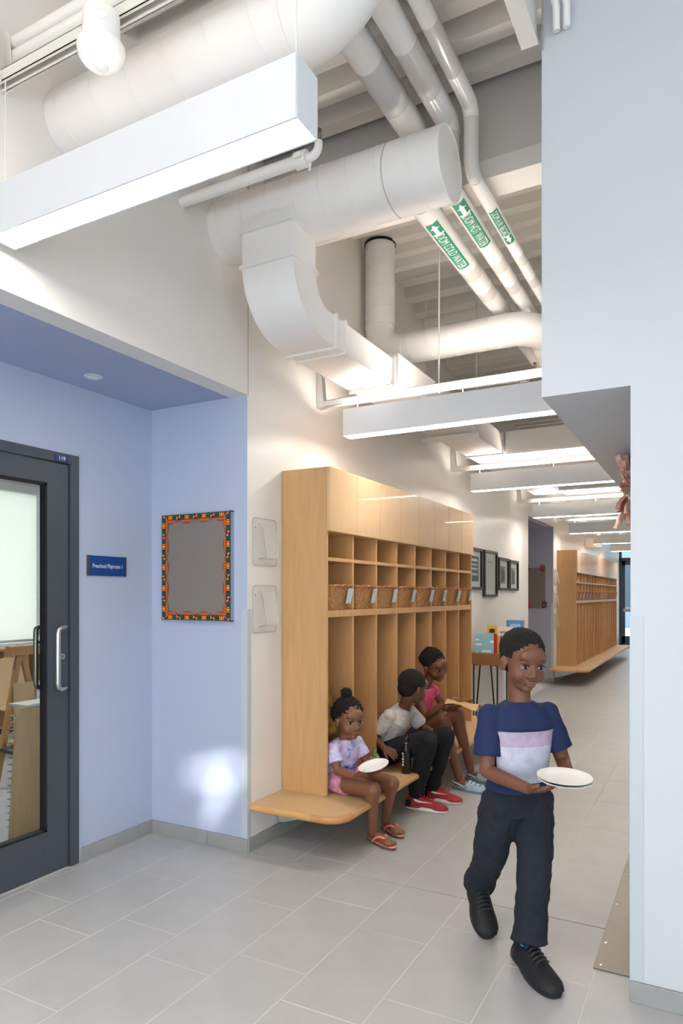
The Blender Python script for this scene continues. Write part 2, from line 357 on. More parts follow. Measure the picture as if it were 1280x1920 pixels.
# ------------------------------------------------------------------ lockers and benches
def locker(name, y0, n, label, pitch=.3405):
    y1 = y0 + n * pitch + .019; zb, zt = .2655, 2.19; xf = XW + .3125; xb = XW + .004
    t = thing(name, (XW + .16, (y0 + y1) / 2, zb), label, 'locker', 'maple cubby lockers along the left wall')
    MB().box(xb, xf, y0, y0 + .019, zb, zt).build('side_panel', MAPLE, t, bevel=.001, seg=1)
    MB().box(xb, xf, y1 - .019, y1, zb, zt).build('side_panel', MAPLE, t, bevel=.001, seg=1)
    MB().box(xb, xb + .012, y0 + .019, y1 - .019, zb, zt - .019).build('back_panel', MAPLE, t)
    MB().box(xb, xf, y0 + .019, y1 - .019, zt - .019, zt).build('top_panel', MAPLE, t)
    fx = xf - .004
    MB().box(xb + .012, fx, y0 + .019, y1 - .019, 1.812, 1.83).build('shelf', MAPLE, t, bevel=.001, seg=1)
    MB().box(xb + .012, fx, y0 + .019, y1 - .019, 1.642, 1.664).build('shelf', MAPLE, t, bevel=.001, seg=1)
    MB().box(xb + .012, fx, y0 + .019, y1 - .019, 1.309, 1.350).build('shelf', MAPLE, t, bevel=.001, seg=1)
    d0 = None
    for i in range(1, n):
        y = y0 + i * pitch
        if d0 is None:
            b = MB(); b.box(xb + .012, fx - .003, y, y + .019, zb, 1.309); b.box(xb + .012, fx - .003, y, y + .019, 1.350, 1.642); b.box(xb + .012, fx - .003, y, y + .019, 1.664, 1.812); b.box(xb + .012, fx - .003, y, y + .019, 1.83, zt - .019)
            d0 = b.build('divider', MAPLE, t, bevel=.001, seg=1)
        else:
            c = d0.copy(); COL.objects.link(c); c.location = (0, (i - 1) * pitch, 0)
    q = None
    for i in range(n):
        ya = y0 + i * pitch + (.0 if i == 0 else .0095); yb = y0 + (i + 1) * pitch + (.0095 if i < n - 1 else .019)
        # the last door is rounded toward the wall
        b = MB()
        if i == n - 1:
            r = .02; poly = [(0, 0), (yb - ya - r - .002, 0)] + [(yb - ya - r - .002 + r * math.sin(a * math.pi / 12), -(r - r * math.cos(a * math.pi / 12))) for a in range(7)] + [(0, -.02)]
            b.prism([(p[0], p[1]) for p in poly], (xf + .0205, ya + .0015, 1.815), (0, 1, 0), (1, 0, 0), .375); b.v = [(v[0], v[1], v[2] + (0 if v[2] > 1.8 else 0)) for v in b.v]
            zs = [v[2] for v in b.v]
            if min(zs) < 1.8: b.v = [(v[0], v[1], v[2] + .375) for v in b.v]
        else: b.box(xf + .0005, xf + .0205, ya + .0015, yb - .0015, 1.815, 2.19)
        b.build('door', MAPLE_D, t, bevel=.0012, seg=1)
    return t
locker('cubby_locker', 3.487, 8, 'eight-bay maple cubby locker with seated children, nearest on the left wall')
locker('cubby_locker', 11.83, 16, 'long maple cubby locker far down the corridor past the second alcove')

def bench(y0, y1, label, brackets):
    xf = -1.700; z1 = .265; z0 = .226; r = .115
    t = thing('wall_bench', (-2.0, (y0 + y1) / 2, 0), label, 'bench', 'maple benches under the lockers')
    pts = [(XW + .003, y0 + .02)]
    pts += [(xf - .02 - r + r * math.sin(a), y0 + .02 + r - r * math.cos(a)) for a in [k * math.pi / 16 for k in range(9)]]
    pts += [(xf - .02, y1 - .0), (XW + .003, y1)]
    MB().prism(pts, (0, 0, z0), (1, 0, 0), (0, 1, 0), z1 - z0 + .0005).build('seat_top', LAMIN, t)
    def nosing(path, m):
        prof = [(0, z0), (.008, z0), (.017, z0 + .008), (.02, z0 + .0195), (.017, z1 - .008), (.008, z1), (0, z1)]
        rings = []
        for i, p in enumerate(path):
            a = Vector(path[max(i - 1, 0)]); b = Vector(path[min(i + 1, len(path) - 1)]); d = (b - a).normalized(); nn = Vector((d.y, -d.x))
            rings.append([(p[0] + nn.x * q[0], p[1] + nn.y * q[0], q[1]) for q in prof])
        return MB().loft(rings).build('nosing', m, t, smooth=True)
    arc = [(xf - .02 - r + r * math.sin(a), y0 + .02 + r - r * math.cos(a)) for a in [k * math.pi / 24 for k in range(13)]]
    nosing([(XW + .003, y0 + .02), (XW + .2, y0 + .02), (arc[0][0] - .055, y0 + .02)], NOSE)
    nosing([(arc[0][0] - .054, y0 + .02)] + arc, NOSE2)
    nosing([(xf - .02, arc[-1][1] + .0005), (xf - .02, (y0 + y1) / 2), (xf - .02, y1)], NOSE)
    for y in brackets:
        b = MB(); b.prism([(0, 0), (.42, 0), (.42, -.018), (.03, -.135), (0, -.135)], (XW + .013, y, z0), (1, 0, 0), (0, 0, 1), .006)
        b.box(XW + .012, XW + .43, y - .02, y + .02, z0 - .004, z0 - .0005)
        b.build('bracket', mat('bracket_steel', '#d9d8d4', .35, metal=.7), t)
    return t
bench(3.153, 6.53, 'maple bench with rounded nosing on which the three children sit', (3.44, 4.6, 5.8, 6.3))
bench(11.25, 17.45, 'long maple bench beneath the far locker', (11.6, 13.2, 14.8, 16.4))

# ------------------------------------------------------------------ wicker baskets, one per bay
WICK = mat('wicker', '#b07f50', .55, var=.28, vscale=70, bump=.3, bscale=220)
WICK2 = mat('wicker_rim', '#a8733f', .55, var=.3, vscale=60, bump=.3, bscale=200)
SLEEVE = mat('tag_sleeve', '#e9ecee', .12, alpha=.55)
def make_basket():
    t = thing('wicker_basket', (0, 0, 0), 'x', 'basket')
    b = MB(); h, w, d = .142, .132, .135; k = .74
    N, Mz = 72, 9; rings = []
    def loop(z, sc):
        P = []
        for j in range(N):
            u = 4 * j / N; s_ = int(u); f = u - s_; q = [(-1, -1), (1, -1), (1, 1), (-1, 1), (-1, -1)]
            x = q[s_][0] + (q[s_ + 1][0] - q[s_][0]) * f; y = q[s_][1] + (q[s_ + 1][1] - q[s_][1]) * f
            L = (abs(x) ** 6 + abs(y) ** 6) ** (1 / 6); P.append((x / L * d * sc, y / L * w * sc, z))
        return P
    for i in range(Mz * 2 + 1):
        z = h * i / (Mz * 2); sc = k + (1 - k) * i / (Mz * 2); row = i // 2
        L = loop(z, sc); out = []
        for j, p in enumerate(L):
            a = .0055 * (1 if i % 2 else -.2) * math.cos(math.pi * (j / 2 + row)); n_ = Vector((p[0], p[1], 0)).normalized()
            out.append((p[0] + n_.x * a, p[1] + n_.y * a, p[2]))
        rings.append(out)
    inner = [[(p[0] * .93, p[1] * .93, max(p[2], .006)) for p in r] for r in reversed(rings)]
    b.loft(rings + inner[:1] + [inner[-1]], True); b.build('woven_body', WICK, t, local=True, smooth=True, angle=80)
    rim = MB()
    for dz, ph in ((.0, 0), (.007, math.pi)):
        L = loop(h + dz * .8, 1.02); P = [Vector((p[0] + .002 * math.sin(j * 1.3 + ph), p[1] + .002 * math.cos(j * 1.3 + ph), p[2] + .003 * math.sin(j * 1.1 + ph))) for j, p in enumerate(L)]
        rim.tube(P + [P[0]], .0055, 6)
    rim.build('rim', WICK2, t, local=True, smooth=True)
    g = MB(); M = Euler((0, math.radians(12), math.radians(4))).to_matrix()
    g.obox((d * .985 + .008, .062, .085), (.0015, .075, .095), M); tg = g.build('tag_sleeve', SLEEVE, t, local=True)
    MB().obox((d * .985 + .0065, .062, .08), (.0008, .06, .07), M).build('card', mat('card', '#cfd6de', .6), tg, local=True)
    return t
bk = make_basket(); nth = ['first', 'second', 'third', 'fourth', 'fifth', 'sixth', 'seventh', 'eighth']
bk['group'] = 'wicker baskets in the near locker'
for i in range(8):
    o = bk if i == 0 else dup(bk, (0, 0, 0))
    o.location = (XW + .205 + random.uniform(-.008, .008), 3.506 + .3405 * i + .1595 + random.uniform(-.008, .008), 1.351); o.rotation_euler = (0, 0, random.uniform(-.05, .05))
    o['label'] = 'brown wicker basket with clear tag, %s bay from the near end of the near locker' % nth[i]
for i in range(16):
    o = dup(bk, (0, 0, 0), 'brown wicker basket in the far corridor locker, %s bay from its near end' % (nth + ['ninth', 'tenth', 'eleventh', 'twelfth', 'thirteenth', 'fourteenth', 'fifteenth', 'sixteenth'])[i]); o['group'] = 'wicker baskets in the far locker'
    o.location = (XW + .205, 11.849 + .3405 * i + .1595, 1.351); o.rotation_euler = (0, 0, random.uniform(-.05, .05))

# ------------------------------------------------------------------ acrylic file holders
def holder(y0, z0, label, group, w=.238, h=.27):
    t = thing('acrylic_file_holder', (XW, y0 + w / 2, z0), label, 'file holder', group)
    def rr(a, b, c, d, r):
        P = []
        for cx_, cz, s0 in ((b - r, c + r, -90), (b - r, d - r, 0), (a + r, d - r, 90), (a + r, c + r, 180)):
            for k in range(5): P.append((cx_ + r * math.cos(math.radians(s0 + k * 22.5)), cz + r * math.sin(math.radians(s0 + k * 22.5))))
        return P
    MB().prism(rr(0, w, 0, h, .022), (XW + .002, y0, z0), (0, 1, 0), (0, 0, 1), .005).build('back_plate', ACRYL, t, bevel=.0008, seg=1)
    # folded pocket: lip, sloping front and base
    prof = [(.008, .235), (.026, .232), (.034, .222), (.062, .052), (.058, .042), (.008, .036)]
    rings = []
    for yy in (y0 + .05, y0 + w - .05): rings.append([(XW + p[0], yy, z0 + p[1]) for p in prof] + [(XW + p[0] - .003, yy, z0 + p[1] - .002) for p in reversed(prof)])
    MB().loft(rings).build('pocket', ACRYL, t)
    pp = [(XW + .0075, y0 + p[0], z0 + p[1]) for p in rr(0, w, 0, h, .022)]; MB().tube(pp + [pp[0]], .0013, 6).build('edge_line', mat('acryl_rim', '#8c8a87', .2), t, True)
    for yy in (y0 + .025, y0 + w - .025): MB().lathe([(.004, 0), (.004, .003), (.001, .004)], (XW + .007, yy, z0 + .215), 10, Matrix.Rotation(math.pi / 2, 3, 'Y')).build('screw', STEEL, t)
    e = MB(); e.tube([(XW + .064, y0 + .05, z0 + .052), (XW + .036, y0 + .05, z0 + .222), (XW + .026, y0 + .05, z0 + .234), (XW + .010, y0 + .05, z0 + .237)], .0009, 6); e.tube([(XW + .064, y0 + .05, z0 + .052), (XW + .058, y0 + .05, z0 + .04), (XW + .01, y0 + .05, z0 + .034)], .0009, 6)
    e.build('dark_edge', mat('acryl_edge', '#4a4a4a', .3), t)
holder(3.18, 1.611, 'clear acrylic file holder on the wall, upper of the near pair', 'file holders by the near locker')
holder(3.18, 1.226, 'clear acrylic file holder on the wall, lower of the near pair', 'file holders by the near locker')
for k, z in enumerate((1.60, 1.24, .88)):
    holder(11.575, z, 'clear acrylic file holder by the far locker, %s of three' % ('top', 'middle', 'bottom')[k], 'file holders by the far locker', .22, .27)
# ------------------------------------------------------------------ picture frames
def frame(y0, y1, z0, z1, label, art, dark='#2c2a29'):
    t = thing('framed_picture', (XW, (y0 + y1) / 2, z0), label, 'picture', 'framed pictures past the near locker')
    b = .03; x0, x1 = XW + .002, XW + .035; m = mat('frame_' + dark, dark, .4)
    for a in ((y0, y1, z0, z0 + b), (y0, y1, z1 - b, z1), (y0, y0 + b, z0 + b, z1 - b), (y1 - b, y1, z0 + b, z1 - b)): MB().box(x0, x1, *a).build('frame_bar', m, t, bevel=.0015, seg=1)
    MB().box(x0, x0 + .008, y0 + b, y1 - b, z0 + b, z1 - b).build('mat_board', mat('mat_board', '#dddbd6', .7), t)
    for k, (a, b_, c, d, cc) in enumerate(art):
        MB().box(x0 + .008, x0 + .0105 + .0004 * k, y0 + (y1 - y0) * a, y0 + (y1 - y0) * b_, z0 + (z1 - z0) * c, z0 + (z1 - z0) * d).build('print', mat('print' + cc, cc, .6), t)
    MB().box(x0 + .018, x0 + .020, y0 + b, y1 - b, z0 + b, z1 - b).build('glazing', GLASS, t)
frame(7.02, 7.52, 1.50, 1.955, 'dark framed print half hidden behind the locker end', [(.2, .8, .2, .8, '#5d6066'), (.3, .7, .68, .74, '#d8d8d8'), (.3, .7, .58, .62, '#c8c8c8'), (.3, .7, .48, .52, '#d8d8d8'), (.3, .7, .34, .40, '#c0c0c0')])
frame(7.60, 8.13, 1.42, 1.955, 'tallest dark framed picture with a plain pale sheet', [(.17, .83, .15, .85, '#cfccc5'), (.3, .7, .74, .78, '#aaa8a4')])
frame(8.20, 8.66, 1.50, 1.90, 'dark framed black and white photograph, left of the matching pair', [(.28, .72, .2, .75, '#8d8f90'), (.34, .5, .25, .66, '#2f3133'), (.52, .68, .3, .6, '#5b5d60')])
frame(8.70, 9.14, 1.50, 1.89, 'dark framed black and white photograph, right of the matching pair', [(.28, .72, .2, .75, '#a2a4a4'), (.36, .48, .22, .7, '#26282a'), (.52, .66, .22, .64, '#3b3d40')])
# ------------------------------------------------------------------ display table with books
tb = thing('book_table', (-2.1, 7.7, 0), 'low wooden box table on black hairpin legs past the locker', 'table')
WAL = mat('walnut', '#8a5c36', .45, var=.2, vscale=6, stretch=(14, 1.2, 14), bump=.05, bscale=60)
tx0, tx1, ty0, ty1, tz0, tz1 = -2.265, -1.955, 7.12, 8.5, .70, .825
for a in ((tx0, tx1, ty0, ty0 + .02), (tx0, tx1, ty1 - .02, ty1), (tx0, tx0 + .02, ty0 + .02, ty1 - .02), (tx1 - .02, tx1, ty0 + .02, ty1 - .02)):
    MB().box(a[0], a[1], a[2], a[3], tz0, tz1).build('side_board', WAL, tb, bevel=.002)
MB().box(tx0 + .02, tx1 - .02, ty0 + .02, ty1 - .02, tz0 + .01, tz0 + .03).build('bottom_board', WAL, tb)
for x, y, sx, sy in ((tx0 + .025, ty0 + .01, -1, -1), (tx1 - .03, ty0 + .01, 1, -1), (tx0 + .025, ty1 - .03, -1, 1), (tx1 - .03, ty1 - .03, 1, 1)):
    b = MB(); b.tube([(x, y, tz1 - .0), (x, y, .006)], .0085, 8); b.tube([(x - .005 * sx, y, tz0), (x - .07 * sx, y, tz0), (x - .012 * sx, y, .02), (x, y, .006)], .0085, 8)
    b.build('hairpin_leg', STEELD, tb, smooth=True)
def book(x, y, z, w, h, th, cov, label, tilt=0, extra=None, rz=0):
    """standing book facing the camera (-Y); origin at the cover's lower left"""
    t = thing('picture_book', (x, y, z), label, 'book', 'books on the hairpin table', rz)
    M = Matrix.Rotation(-tilt, 4, 'X')
    def lb(a, b, c, d, e, f): 
        m = MB().box(a, b, c, d, e, f); m.v = [tuple(M @ Vector(v)) for v in m.v]; return m
    cm = mat('cover' + cov, cov, .4)
    lb(0, w, 0, .003, 0, h).build('cover', cm, t, local=True); lb(0, w, th - .003, th, 0, h).build('cover', cm, t, local=True)
    lb(.004, w - .003, .003, th - .003, .004, h - .004).build('pages', mat('pages', '#eee9dc', .8), t, local=True); lb(-.003, .001, 0, th, 0, h).build('spine', cm, t, local=True)
    if extra:
        for (a, b, c, d, cc) in extra: lb(a * w, b * w, -.0012, 0, c * h, d * h).build('print', mat('ink' + cc, cc, .5), t, local=True)
    return t
def scene_prints():
    P = []
    for cx_, cz, w_, h_ in ((.1, .78, .22, .05), (.16, .62, .36, .06), (.9, .72, .2, .08), (.62, .38, .5, .07)): P.append((cx_ - w_ / 2 if cx_ > w_ / 2 else 0, min(1, cx_ + w_ / 2), cz - h_ / 2, cz + h_ / 2, '#e8efe9'))
    for x, c, hd, hh in ((.02, '#1f2a38', '#e9b79a', .2), (.2, '#f0a12a', '#e07b28', .22), (.45, '#2d3644', '#6d4a3a', .14), (.64, '#e7a8b4', '#6d4a3a', .16), (.84, '#3b4c6b', '#c98a66', .18)):
        P.append((x, x + .15, 0, hh, c)); P.append((x + .03, x + .12, hh, hh + .08, hd)); P.append((x + .025, x + .125, hh + .07, hh + .105, '#221b1a'))
    return P
book(-2.235, 7.16, .7305, .20, .30, .02, '#8fc0cf', 'picture book with sky and little figures on its cover, front of the table', .06, scene_prints())
book(-2.03, 7.17, .7305, .03, .30, .2, '#b4202c', 'red spined picture book beside the sky cover book', 0)
book(-1.995, 7.17, .7305, .018, .285, .2, '#b59a3d', 'mustard yellow picture book standing spine out on the table', 0)
book(-1.972, 7.2, .7305, .012, .28, .2, '#a4284f', 'crimson picture book standing at the right of the table', 0)
book(-2.20, 7.50, .7305, .10, .375, .02, '#e0b53a', 'small yellow book showing above the sky cover book', .05, [(.15, .85, .3, .7, '#8a5a2a'), (.2, .8, .78, .9, '#3b2a1a')])
book(-2.10, 7.56, .7305, .16, .36, .02, '#e9ddd2', 'pale cream picture book in the middle of the table', .05, [(.15, .85, .8, .86, '#9a8a80'), (.15, .7, .7, .76, '#9a8a80')])
book(-2.11, 7.95, .7305, .20, .42, .02, '#5b8fc4', 'blue picture book standing tallest at the back of the table', .05, [(.1, .9, .55, .75, '#3a66a0'), (.2, .8, .8, .9, '#a8c8e8')])
book(-2.0, 7.75, .7305, .045, .33, .2, '#8d949c', 'grey book with fine lettering at the back right of the table', 0)
# ------------------------------------------------------------------ suspended linear lights and strut channels
def linear_light(x0, x1, yc, z0, label, cables, strut_z, up=None):
    w, h = .108, .172; y0, y1 = yc - w / 2, yc + w / 2; z1 = z0 + h
    t = thing('linear_light', ((x0 + x1) / 2, yc, z0), label, 'ceiling light', 'suspended linear lights')
    MB().box(x0 + .002, x1 - .002, y0, y0 + .004, z0, z1).build('side_plate', LHOUSE, t)
    MB().box(x0 + .002, x1 - .002, y1 - .004, y1, z0, z1).build('side_plate', LHOUSE, t)
    for x in (x0, x1 - .004): MB().box(x, x + .004, y0, y1, z0, z1).build('end_cap', LHOUSE, t, bevel=.001, seg=1)
    MB().box(x0 + .006, x1 - .006, y0 + .006, y1 - .006, z0 + .0015, z0 + .006).build('diffuser', LED, t)
    MB().box(x0 + .006, x1 - .006, y0 + .006, y1 - .006, z1 - .03, z1 - .026).build('uplight_lens', up or LEDUP, t)
    MB().box(x0 + .004, x1 - .004, y0 + .004, y1 - .004, z0 + .04, z1 - .06).build('driver_tray', LHOUSE, t)
    g = mat('light_gasket', '#9fa5aa', .5)
    MB().box(x0 + .004, x1 - .004, y0 + .004, y0 + .0058, z0 + .0005, z0 + .004).build('lens_edge', g, t); MB().box(x0 + .004, x1 - .004, y1 - .0058, y1 - .004, z0 + .0005, z0 + .004).build('lens_edge', g, t)
    for cx_ in cables:
        MB().tube([(cx_, yc, z1 - .02), (cx_, yc, strut_z)], .0022, 8).build('cable', LHOUSE, t)
    return t
def strut(x0, x1, yc, z0, label, rods, bracket=True):
    t = thing('strut_channel', ((x0 + x1) / 2, yc, z0), label, 'strut channel', 'strut channels above the lights'); s = .041
    b = MB(); b.box(x0, x1, yc - s / 2, yc - s / 2 + .0025, z0, z0 + s); b.box(x0, x1, yc + s / 2 - .0025, yc + s / 2, z0, z0 + s); b.box(x0, x1, yc - s / 2, yc + s / 2, z0 + s - .0025, z0 + s)
    b.box(x0, x1, yc - s / 2, yc - s / 2 + .011, z0, z0 + .0025); b.box(x0, x1, yc + s / 2 - .011, yc + s / 2, z0, z0 + .0025); b.build('channel', GALV, t)
    if bracket:
        c = MB()
        for dy in (-.026, .022): c.prism([(0, .0), (.05, .0), (.03, .21), (0, .235)], (x0 + .002, yc + dy, z0 - .004), (1, 0, 0), (0, 0, 1), -.004)
        c.box(x0 - .0, x0 + .006, yc - .028, yc + .028, z0 - .004, z0 + .235); c.build('wall_bracket', GALV, t)
    for rx, zt in rods:
        MB().tube([(rx, yc, z0 - .012), (rx, yc, zt)], .005, 8).build('threaded_rod', GALV, t); MB().lathe([(.009, 0), (.009, .008)], (rx, yc, z0 - .008), 6).build('nut', GALV, t)
    return t
linear_light(-2.24, -.962, 1.593, 2.70, 'large white linear light hanging nearest at the top left', (-.968 - .03, -2.22), 3.28, LEDUP0)
linear_light(-1.9, .9, -1.4, 2.70, 'added white linear light, unseen in the lobby behind the viewer', (-1.8, .8), 3.9)  # extra lamp added out of view to brighten the lobby
linear_light(-1.9, -.3, .1, 2.70, 'added white linear light, unseen in the lobby directly over the viewer', (-1.8, -.4), 3.9, LEDUP1)  # unseen lamp added with strong uplight to brighten upper wall and deck
strut(XW + .002, -1.2, 1.61, 3.28, 'white strut channel over the nearest linear light', (), True)
order = ['first', 'second', 'third', 'fourth', 'fifth', 'sixth']
for k in range(6):
    yk = 3.93 + 2.633 * k
    linear_light(-2.08, -.60, yk, 2.457, 'white linear light across the corridor, %s beyond the lobby' % order[k], (-2.0, -1.3, -.75), 2.672)
    strut(XW + .002, -.585, yk, 2.672, 'white strut channel over the %s corridor light' % order[k], ((-1.45, zc(yk) - .002), (-.80, zc(yk) - .002)) if k < 1 else ())
# occupancy sensor on a junction box
t = thing('ceiling_sensor', (-1.70, 1.555, 3.10), 'round white ceiling sensor on a junction box below the strut', 'sensor')
SENS = mat('sensor_white', '#f1efec', .35)
MB().lathe([(.056, 0), (.057, .03), (.057, .10), (.05, .107)], (-1.70, 1.555, 3.172), 32).build('junction_box', SENS, t, smooth=True)
MB().lathe([(.012, -.030), (.035, -.027), (.058, -.014), (.070, .004), (.074, .024), (.073, .034), (.058, .038)], (-1.70, 1.555, 3.138), 40).build('dome', SENS, t, smooth=True)
MB().lathe([(.023, 0), (.020, -.004), (.006, -.007)], (-1.70, 1.555, 3.110), 24).build('lens', mat('lens', '#dedad6', .3), t, smooth=True)
d_ = (Vector((0, 0, 1.44)) - Vector((-1.70, 1.555, 1.44))).normalized(); kp = Vector((-1.70, 1.555, 3.235)) + d_ * .0565
MB().lathe([(.017, 0), (.017, .002), (.013, .003), (.013, .0015), (.002, .0015)], kp, 24, d_.to_track_quat('Z', 'Y').to_matrix()).build('knockout', SENS, t, smooth=True)
MB().tube([(-1.755, 1.55, 3.27), (-1.765, 1.545, 3.262), (-1.77, 1.545, 3.25)], .007, 10).build('clip', GALV, t, smooth=True)
# conduit at the top left
t = thing('electrical_conduit', (-1.9, 1.66, 3.46), 'white conduit leaving the wall at the top left corner', 'pipe')
MB().tube([(XW + .001, 1.66, 3.47), (-1.2, 1.66, 3.47)], .022, 16).build('tube', DUCT, t, smooth=True); MB().tube([(XW + .001, 1.66, 3.424), (-1.2, 1.66, 3.424)], .019, 16).build('tube', DUCT, t, smooth=True)

# ------------------------------------------------------------------ ducts
def arc_pts(a, c, b, n=10):
    """quarter bend from a to b about corner c (quadratic through circle)"""
    a, b, c = Vector(a), Vector(b), Vector(c); o = a + b - c
    return [o + (a - o) * math.cos(k * math.pi / 2 / n) + (b - o) * math.sin(k * math.pi / 2 / n) for k in range(n + 1)]
def round_duct(name, pts, r, label, seam=.16, cap=True, collars=()):
    t = thing(name, pts[0], label, 'duct'); P = [Vector(p) for p in pts]
    MB().tube(P, r, 40, cap).build('shell', DUCT, t, smooth=True)
    # spiral lock seam on the straight runs
    s = MB(); made = False
    for i in range(len(P) - 1):
        a, b = P[i], P[i + 1]; L = (b - a).length
        if L < .3: continue
        d = (b - a) / L; u = d.orthogonal().normalized(); w = d.cross(u); n = int(L / seam * 40); Q = []
        for k in range(n + 1):
            s_ = L * k / n; an = 2 * math.pi * s_ / seam; Q.append(a + d * s_ + (u * math.cos(an) + w * math.sin(an)) * (r + .0004))
        s.tube(Q, .0022, 5); made = True
    if made: s.build('spiral_seam', DUCT, t, smooth=True)
    for c, d in collars:
        d = Vector(d).normalized(); c = Vector(c); MB().tube([c - d * .006, c + d * .006], r + .004, 40).build('collar', DUCT, t, smooth=True)
    return t
bend = arc_pts((-1.20, 1.935, 3.335), (-.99, 1.935, 3.335), (-.99, 1.935, 3.545), 12)
round_duct('round_duct', [(XW + .001, 1.935, 3.335)] + bend + [(-.99, 1.935, 3.905)], .132, 'large white spiral duct above the nearest light, bending up at its end', .18, True, [((-1.21, 1.935, 3.335), (1, 0, 0))])
d2 = round_duct('round_duct', [(XW + .001, 2.945, 3.372), (-1.035, 2.945, 3.372)], .158, 'white round duct with a flat end cap in the middle of the ceiling', .15, True)
MB().lathe([(.16, -.03), (.1605, 0), (.157, .002), (.154, -.001), (.01, -.001)], (-1.033, 2.945, 3.372), 40, Matrix.Rotation(math.pi / 2, 3, 'Y')).build('end_cap', DUCT, d2, smooth=True)
W_ = MB(); W_.tube([(-1.30 + .004 * math.sin(k * .5), 2.945 + .1595 * math.cos(a), 3.372 + .1595 * math.sin(a)) for k, a in enumerate([math.radians(110 + 10 * j) for j in range(19)])], .002, 6)
W_.build('hanger_wire', mat('wire', '#b9b5af', .5), d2)
# rectangular drop from the round duct, radius elbow, then along the corridor
rd = thing('rectangular_duct', (-1.9, 3.2, 2.76), 'white rectangular duct curving down from the round duct along the left wall', 'duct')
rx0, rx1 = -2.062, -1.765
def rect_ring(y, z, dirv, dep):
    n = Vector((0, -dirv[1], dirv[0]))   # toward inside of bend
    return y, z
prof = [((2.785, 3.31), (3.0, 3.31)), ((2.785, 3.07), (3.0, 3.07))]
for k in range(1, 11):
    a = k * math.pi / 20; co = (3.13, 3.07); ro = .345; ri = .13
    prof.append(((co[0] - ro * math.cos(a), co[1] - (ro - .035) * math.sin(a)), (co[0] - ri * math.cos(a), co[1] - .145 * math.sin(a))))
prof += [((3.95, 2.76), (3.95, 2.925))]
rings = [[(rx0, o_[0], o_[1]), (rx1, o_[0], o_[1]), (rx1, i_[0], i_[1]), (rx0, i_[0], i_[1])] for o_, i_ in prof]
MB().loft(rings).build('elbow', DUCT, rd, smooth=True, angle=30)
def flange(y, z0, z1, x0=rx0, x1=rx1, e=.012, th=.02):
    b = MB(); b.box(x0 - e, x1 + e, y, y + th, z0 - e, z0 - .0005); b.box(x0 - e, x1 + e, y, y + th, z1 + .0005, z1 + e); b.box(x0 - e, x0 - .0005, y, y + th, z0, z1); b.box(x1 + .0005, x1 + e, y, y + th, z0, z1); return b
fb = MB(); fb.box(rx0 - .012, rx1 + .012, 2.772, 3.012, 3.062, 3.078); fb.build('flange', DUCT, rd)
fb = MB(); fb.box(rx0 - .016, rx1 + .016, 2.765, 3.02, 3.235, 3.243); fb.build('top_flange', DUCT, rd)
flange(3.20, 2.762, 2.925).build('flange', DUCT, rd); flange(3.30, 2.761, 2.925).build('flange', DUCT, rd); flange(3.95, 2.76, 2.925).build('flange', DUCT, rd)
MB().box(rx0 - .02, rx1 + .03, 3.97, 9.3, 2.775, 2.96).build('straight_run', DUCT, rd)
for y in (5.2, 6.4, 7.6): flange(y, 2.775, 2.96, rx0 - .02, rx1 + .03).build('flange', DUCT, rd)
cdk = thing('branch_duct', (-1.2, 6.9, 2.77), 'white rectangular duct crossing above the second corridor light', 'duct')
MB().box(rx1 + .045, XB - .02, 6.45, 7.3, 2.775, 2.985).build('box_run', DUCT, cdk); MB().box(rx1 + .045, XB - .02, 6.43, 6.445, 2.765, 2.775).build('flange', DUCT, cdk)
cdk = thing('branch_duct', (-1.2, 9.5, 2.77), 'white rectangular duct crossing above the third corridor light', 'duct')
MB().box(rx1 + .045, XB - .02, 9.0, 9.9, 2.775, 2.985).build('box_run', DUCT, cdk); MB().box(rx1 + .045, XB - .02, 8.98, 8.995, 2.765, 2.775).build('flange', DUCT, cdk)
# trapeze hanger
t = thing('trapeze_hanger', (-1.85, 5.45, 2.72), 'small white trapeze hanger under the rectangular duct', 'hanger')
MB().box(-2.16, -1.66, 5.43, 5.47, 2.725, 2.764).build('channel', GALV, t, bevel=.002)
for x in (-2.13, -1.69): MB().tube([(x, 5.45, 2.70), (x, 5.45, zc(5.45) + .02)], .005, 8).build('threaded_rod', GALV, t)
# third round duct: drop by the wall, bend, cross the corridor, bend away
R3 = .108; y3 = 4.6; z3 = 3.22
p3 = [(-2.155, y3, 4.10), (-2.155, y3, z3 + .19)] + arc_pts((-2.155, y3, z3 + .19), (-2.155, y3, z3), (-1.965, y3, z3), 10)[1:] + [(-1.2, y3, z3)] + arc_pts((-1.2, y3, z3), (-1.0, y3, z3), (-1.0, y3 + .2, z3 - .02), 10)[1:] + [(-.98, y3 + .6, z3 - .22)]
round_duct('round_duct', p3, R3, 'white round duct dropping beside the wall and turning across the corridor', .15, True, [((-2.155, y3, z3 + .2), (0, 0, 1)), ((-1.955, y3, z3), (1, 0, 0)), ((-1.21, y3, z3), (1, 0, 0))])
tt = MB().tube([(-2.155, y3, 4.012), (-2.155, y3, 4.03)], R3 + .008, 24)  # black ring colours in the shaded gap where the duct passes the deck
structure(tt.build('duct_gap_shade', BLACK))

